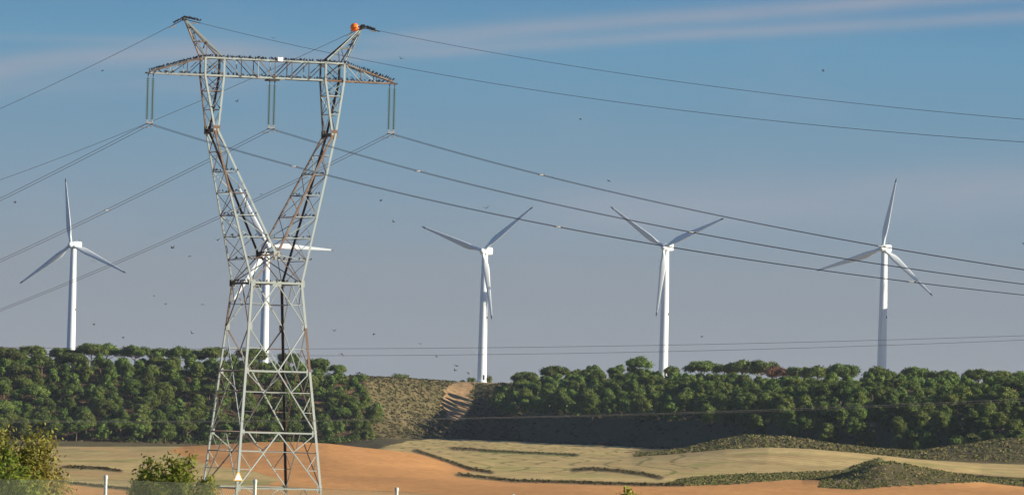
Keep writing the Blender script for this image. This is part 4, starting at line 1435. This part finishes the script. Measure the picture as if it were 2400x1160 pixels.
# ------------------------------------------------------------------ fence and near plants
FD = [(-110, 1109, 97), (248, 1112, 100), (598, 1122, 103), (930, 1141, 106), (1203, 1157, 109), (1480, 1175, 112), (1760, 1192, 115)]
fr = empty('chain_link_fence', at(248, 1412, 100), 0)
tag(fr, 'galvanised chain link fence with round posts along the bottom of the picture', 'fence')
F0 = Vector(fr.location)
tops = [at(a, b_, d) for a, b_, d in FD]
for t in tops:
    mb = MB()
    g = gz(t.x, t.y)
    mb.lathe([(.027, g - .3 - t.z), (.027, -.06), (.034, -.055), (.034, -.02), (.024, -.004), (.006, 0)], 12)
    o = mb.build('post', M_POST, fr, smooth=False); o.location = t - F0
mb = MB()
wpts = []
for a, b_ in zip(tops[:-1], tops[1:]):
    for k in range(6):
        q = a.lerp(b_, k / 6); wpts.append(q - F0 + Vector((0, -.03, -.075 - .018 * math.sin(math.pi * k / 6))))
mb.tube(wpts, .0035, 5)
mb.build('top_wire', M_WIRE, fr)
# zigzag mesh wires between consecutive posts
mb = MB()
for a, b_ in zip(tops[:-1], tops[1:]):
    ln = (b_ - a).length; H_ = 1.9; n = int(ln / .060)
    fl = lambda s_, h_: a.lerp(b_, s_ / ln) - F0 + Vector((0, -.032, -.085 - h_ - .018 * math.sin(math.pi * min(1, max(0, s_ / ln)))))
    for k in range(-int(H_ / .060), n + 1):
        for dr in (1, -1):
            # diagonal line from (s, 0) going down
            s0 = k * .060; h0 = 0.0; s1 = s0 + H_; h1 = H_
            if s0 < 0: h0 = -s0; s0 = 0
            if s1 > ln: h1 = h1 - (s1 - ln); s1 = ln
            if h1 <= h0: continue
            A_, B_ = (s0, s1) if dr > 0 else (ln - s0, ln - s1)
            mb.prism(fl(A_, h0), fl(B_, h1), [(-.0019, -.0015), (.0019, -.0015), (0, .0019)])
mb.build('wire_mesh', M_WIRE, fr)

def leafy(name, px_, d, H, R, nb, nl_, mt_, leaf, label, cat='bush', droop=.2, top_sparse=False, seed=1, base_h=.0):
    rng = np.random.default_rng(seed)
    x = ray(px_, 1100).x * d
    g = gz(x, d)
    r = empty(name, (x, d, g), 0)
    tag(r, label, cat)
    mb = MB(); Ps = []; Ns = []; Ts = []
    for k in range(nb):
        a = rng.uniform(0, 6.28); rr = R * math.sqrt(rng.random())
        hh = H * (1 - .45 * (rr / R) ** 2) * rng.uniform(.70, 1.0)
        e = Vector((rr * math.cos(a), rr * math.sin(a), hh))
        p0 = Vector((.12 * math.cos(a), .12 * math.sin(a), -.2))
        p1 = Vector((e.x * .45, e.y * .45, hh * .5)); p2 = Vector((e.x * .8, e.y * .8, hh * .8))
        path = [p0, p1, p2, e]
        mb.tube(path, [.028, .02, .012, .004], 5)
        n = int(nl_ * rng.uniform(.5, 1.3))
        t = rng.uniform(.22 if not top_sparse else .15, 1.0, n) ** (.8)
        seg = np.array([tuple(p) for p in path])
        idx_ = np.clip((t * 3).astype(int), 0, 2); fr_ = (t * 3 - idx_)[:, None]
        P = seg[idx_] * (1 - fr_) + seg[idx_ + 1] * fr_
        off_ = rng.normal(0, 1, (n, 3)) * (np.array([.13, .13, .10]) * (H / 2.2)) * (1.25 - t[:, None] * .8)
        Ps.append(P + off_); nn = off_ + np.array([0, -.05, .12]); Ns.append(nn / np.linalg.norm(nn, axis=1)[:, None])
        Ts.append(rng.uniform(.55, 1.35, n) * rng.uniform(.8, 1.15))
    mb.build('branches', M_TWIG, r)
    P = np.concatenate(Ps); P[:, 2] = np.maximum(P[:, 2], .02)
    V, Fq = leaves(P, np.concatenate(Ns), leaf, 1.2, rng, .5)
    me = mesh_np('foliage', V, Fq, mt_)
    t = np.repeat(np.concatenate(Ts), 4); w = np.repeat(rng.random(len(P)), 4)
    set_col(me, np.stack([t * (1 + .35 * (w > .86)), t, t * .9], 1))
    link(bpy.data.objects.new('foliage', me), r)
    return r
leafy('leafy_tree', 26, 118, 3.62, 1.08, 60, 380, M_AUTUMN, .042, 'sparse yellowish green tree at the lower left corner behind the fence', 'tree', seed=4, top_sparse=True)
leafy('leafy_bush', 10, 116, 2.75, 1.0, 44, 460, M_BUSH, .042, 'dense dark green bush under the yellowish tree at the lower left', seed=14)
leafy('leafy_bush', 402, 112, 2.62, 1.12, 110, 420, M_BUSH, .042, 'light green bush behind the fence at the left foot of the pylon', seed=6)
leafy('leafy_bush', 1475, 135, 2.20, .85, 110, 460, M_BUSH, .042, 'top of a yellow green bush at the bottom edge right of the middle', seed=8)
# loose side twigs of the yellowish tree
# dry stalks by the pylon foot
mb = MB(); rr = random.Random(5)
for k in range(420):
    px_ = rr.choice((rr.uniform(560, 900), rr.uniform(600, 820)))
    d = rr.uniform(180, 200); top = at(px_, rr.gauss(1158, 9), d)
    g = gz(top.x, d)
    mb.tube([Vector((top.x + rr.uniform(-.1, .1), d, g)), Vector((top.x, d, (top.z + g) / 2)), top + Vector((rr.uniform(-.1, .1), 0, 0))], [.008, .006, .004], 3)
o = mb.build('dry_grass', M_STRAW)
tag(o, 'dry pale grass stalks at the bottom edge in front of the pylon', 'grass', kind='stuff')

# ------------------------------------------------------------------ air
HAZE = 0.000025
if HAZE:
    mb = MB(); mb.box((200, 3500, 20), (9000, 12600, 0))
    hz = MB(); hz.box((0, 3000, 20.0), (9400, 13000, 130.0))
    m = bpy.data.materials.new('air'); m.use_nodes = True
    t_ = m.node_tree
    for q in list(t_.nodes): t_.nodes.remove(q)
    pv = t_.nodes.new('ShaderNodeVolumePrincipled'); pv.inputs['Density'].default_value = HAZE
    pv.inputs['Color'].default_value = (.72, .82, 1.0, 1); pv.inputs['Anisotropy'].default_value = 0.2
    om = t_.nodes.new('ShaderNodeOutputMaterial'); t_.links.new(pv.outputs[0], om.inputs['Volume'])
    o = hz.build('haze', m); tag(o, 'thin blue evening haze over the whole plain', 'haze', kind='stuff')
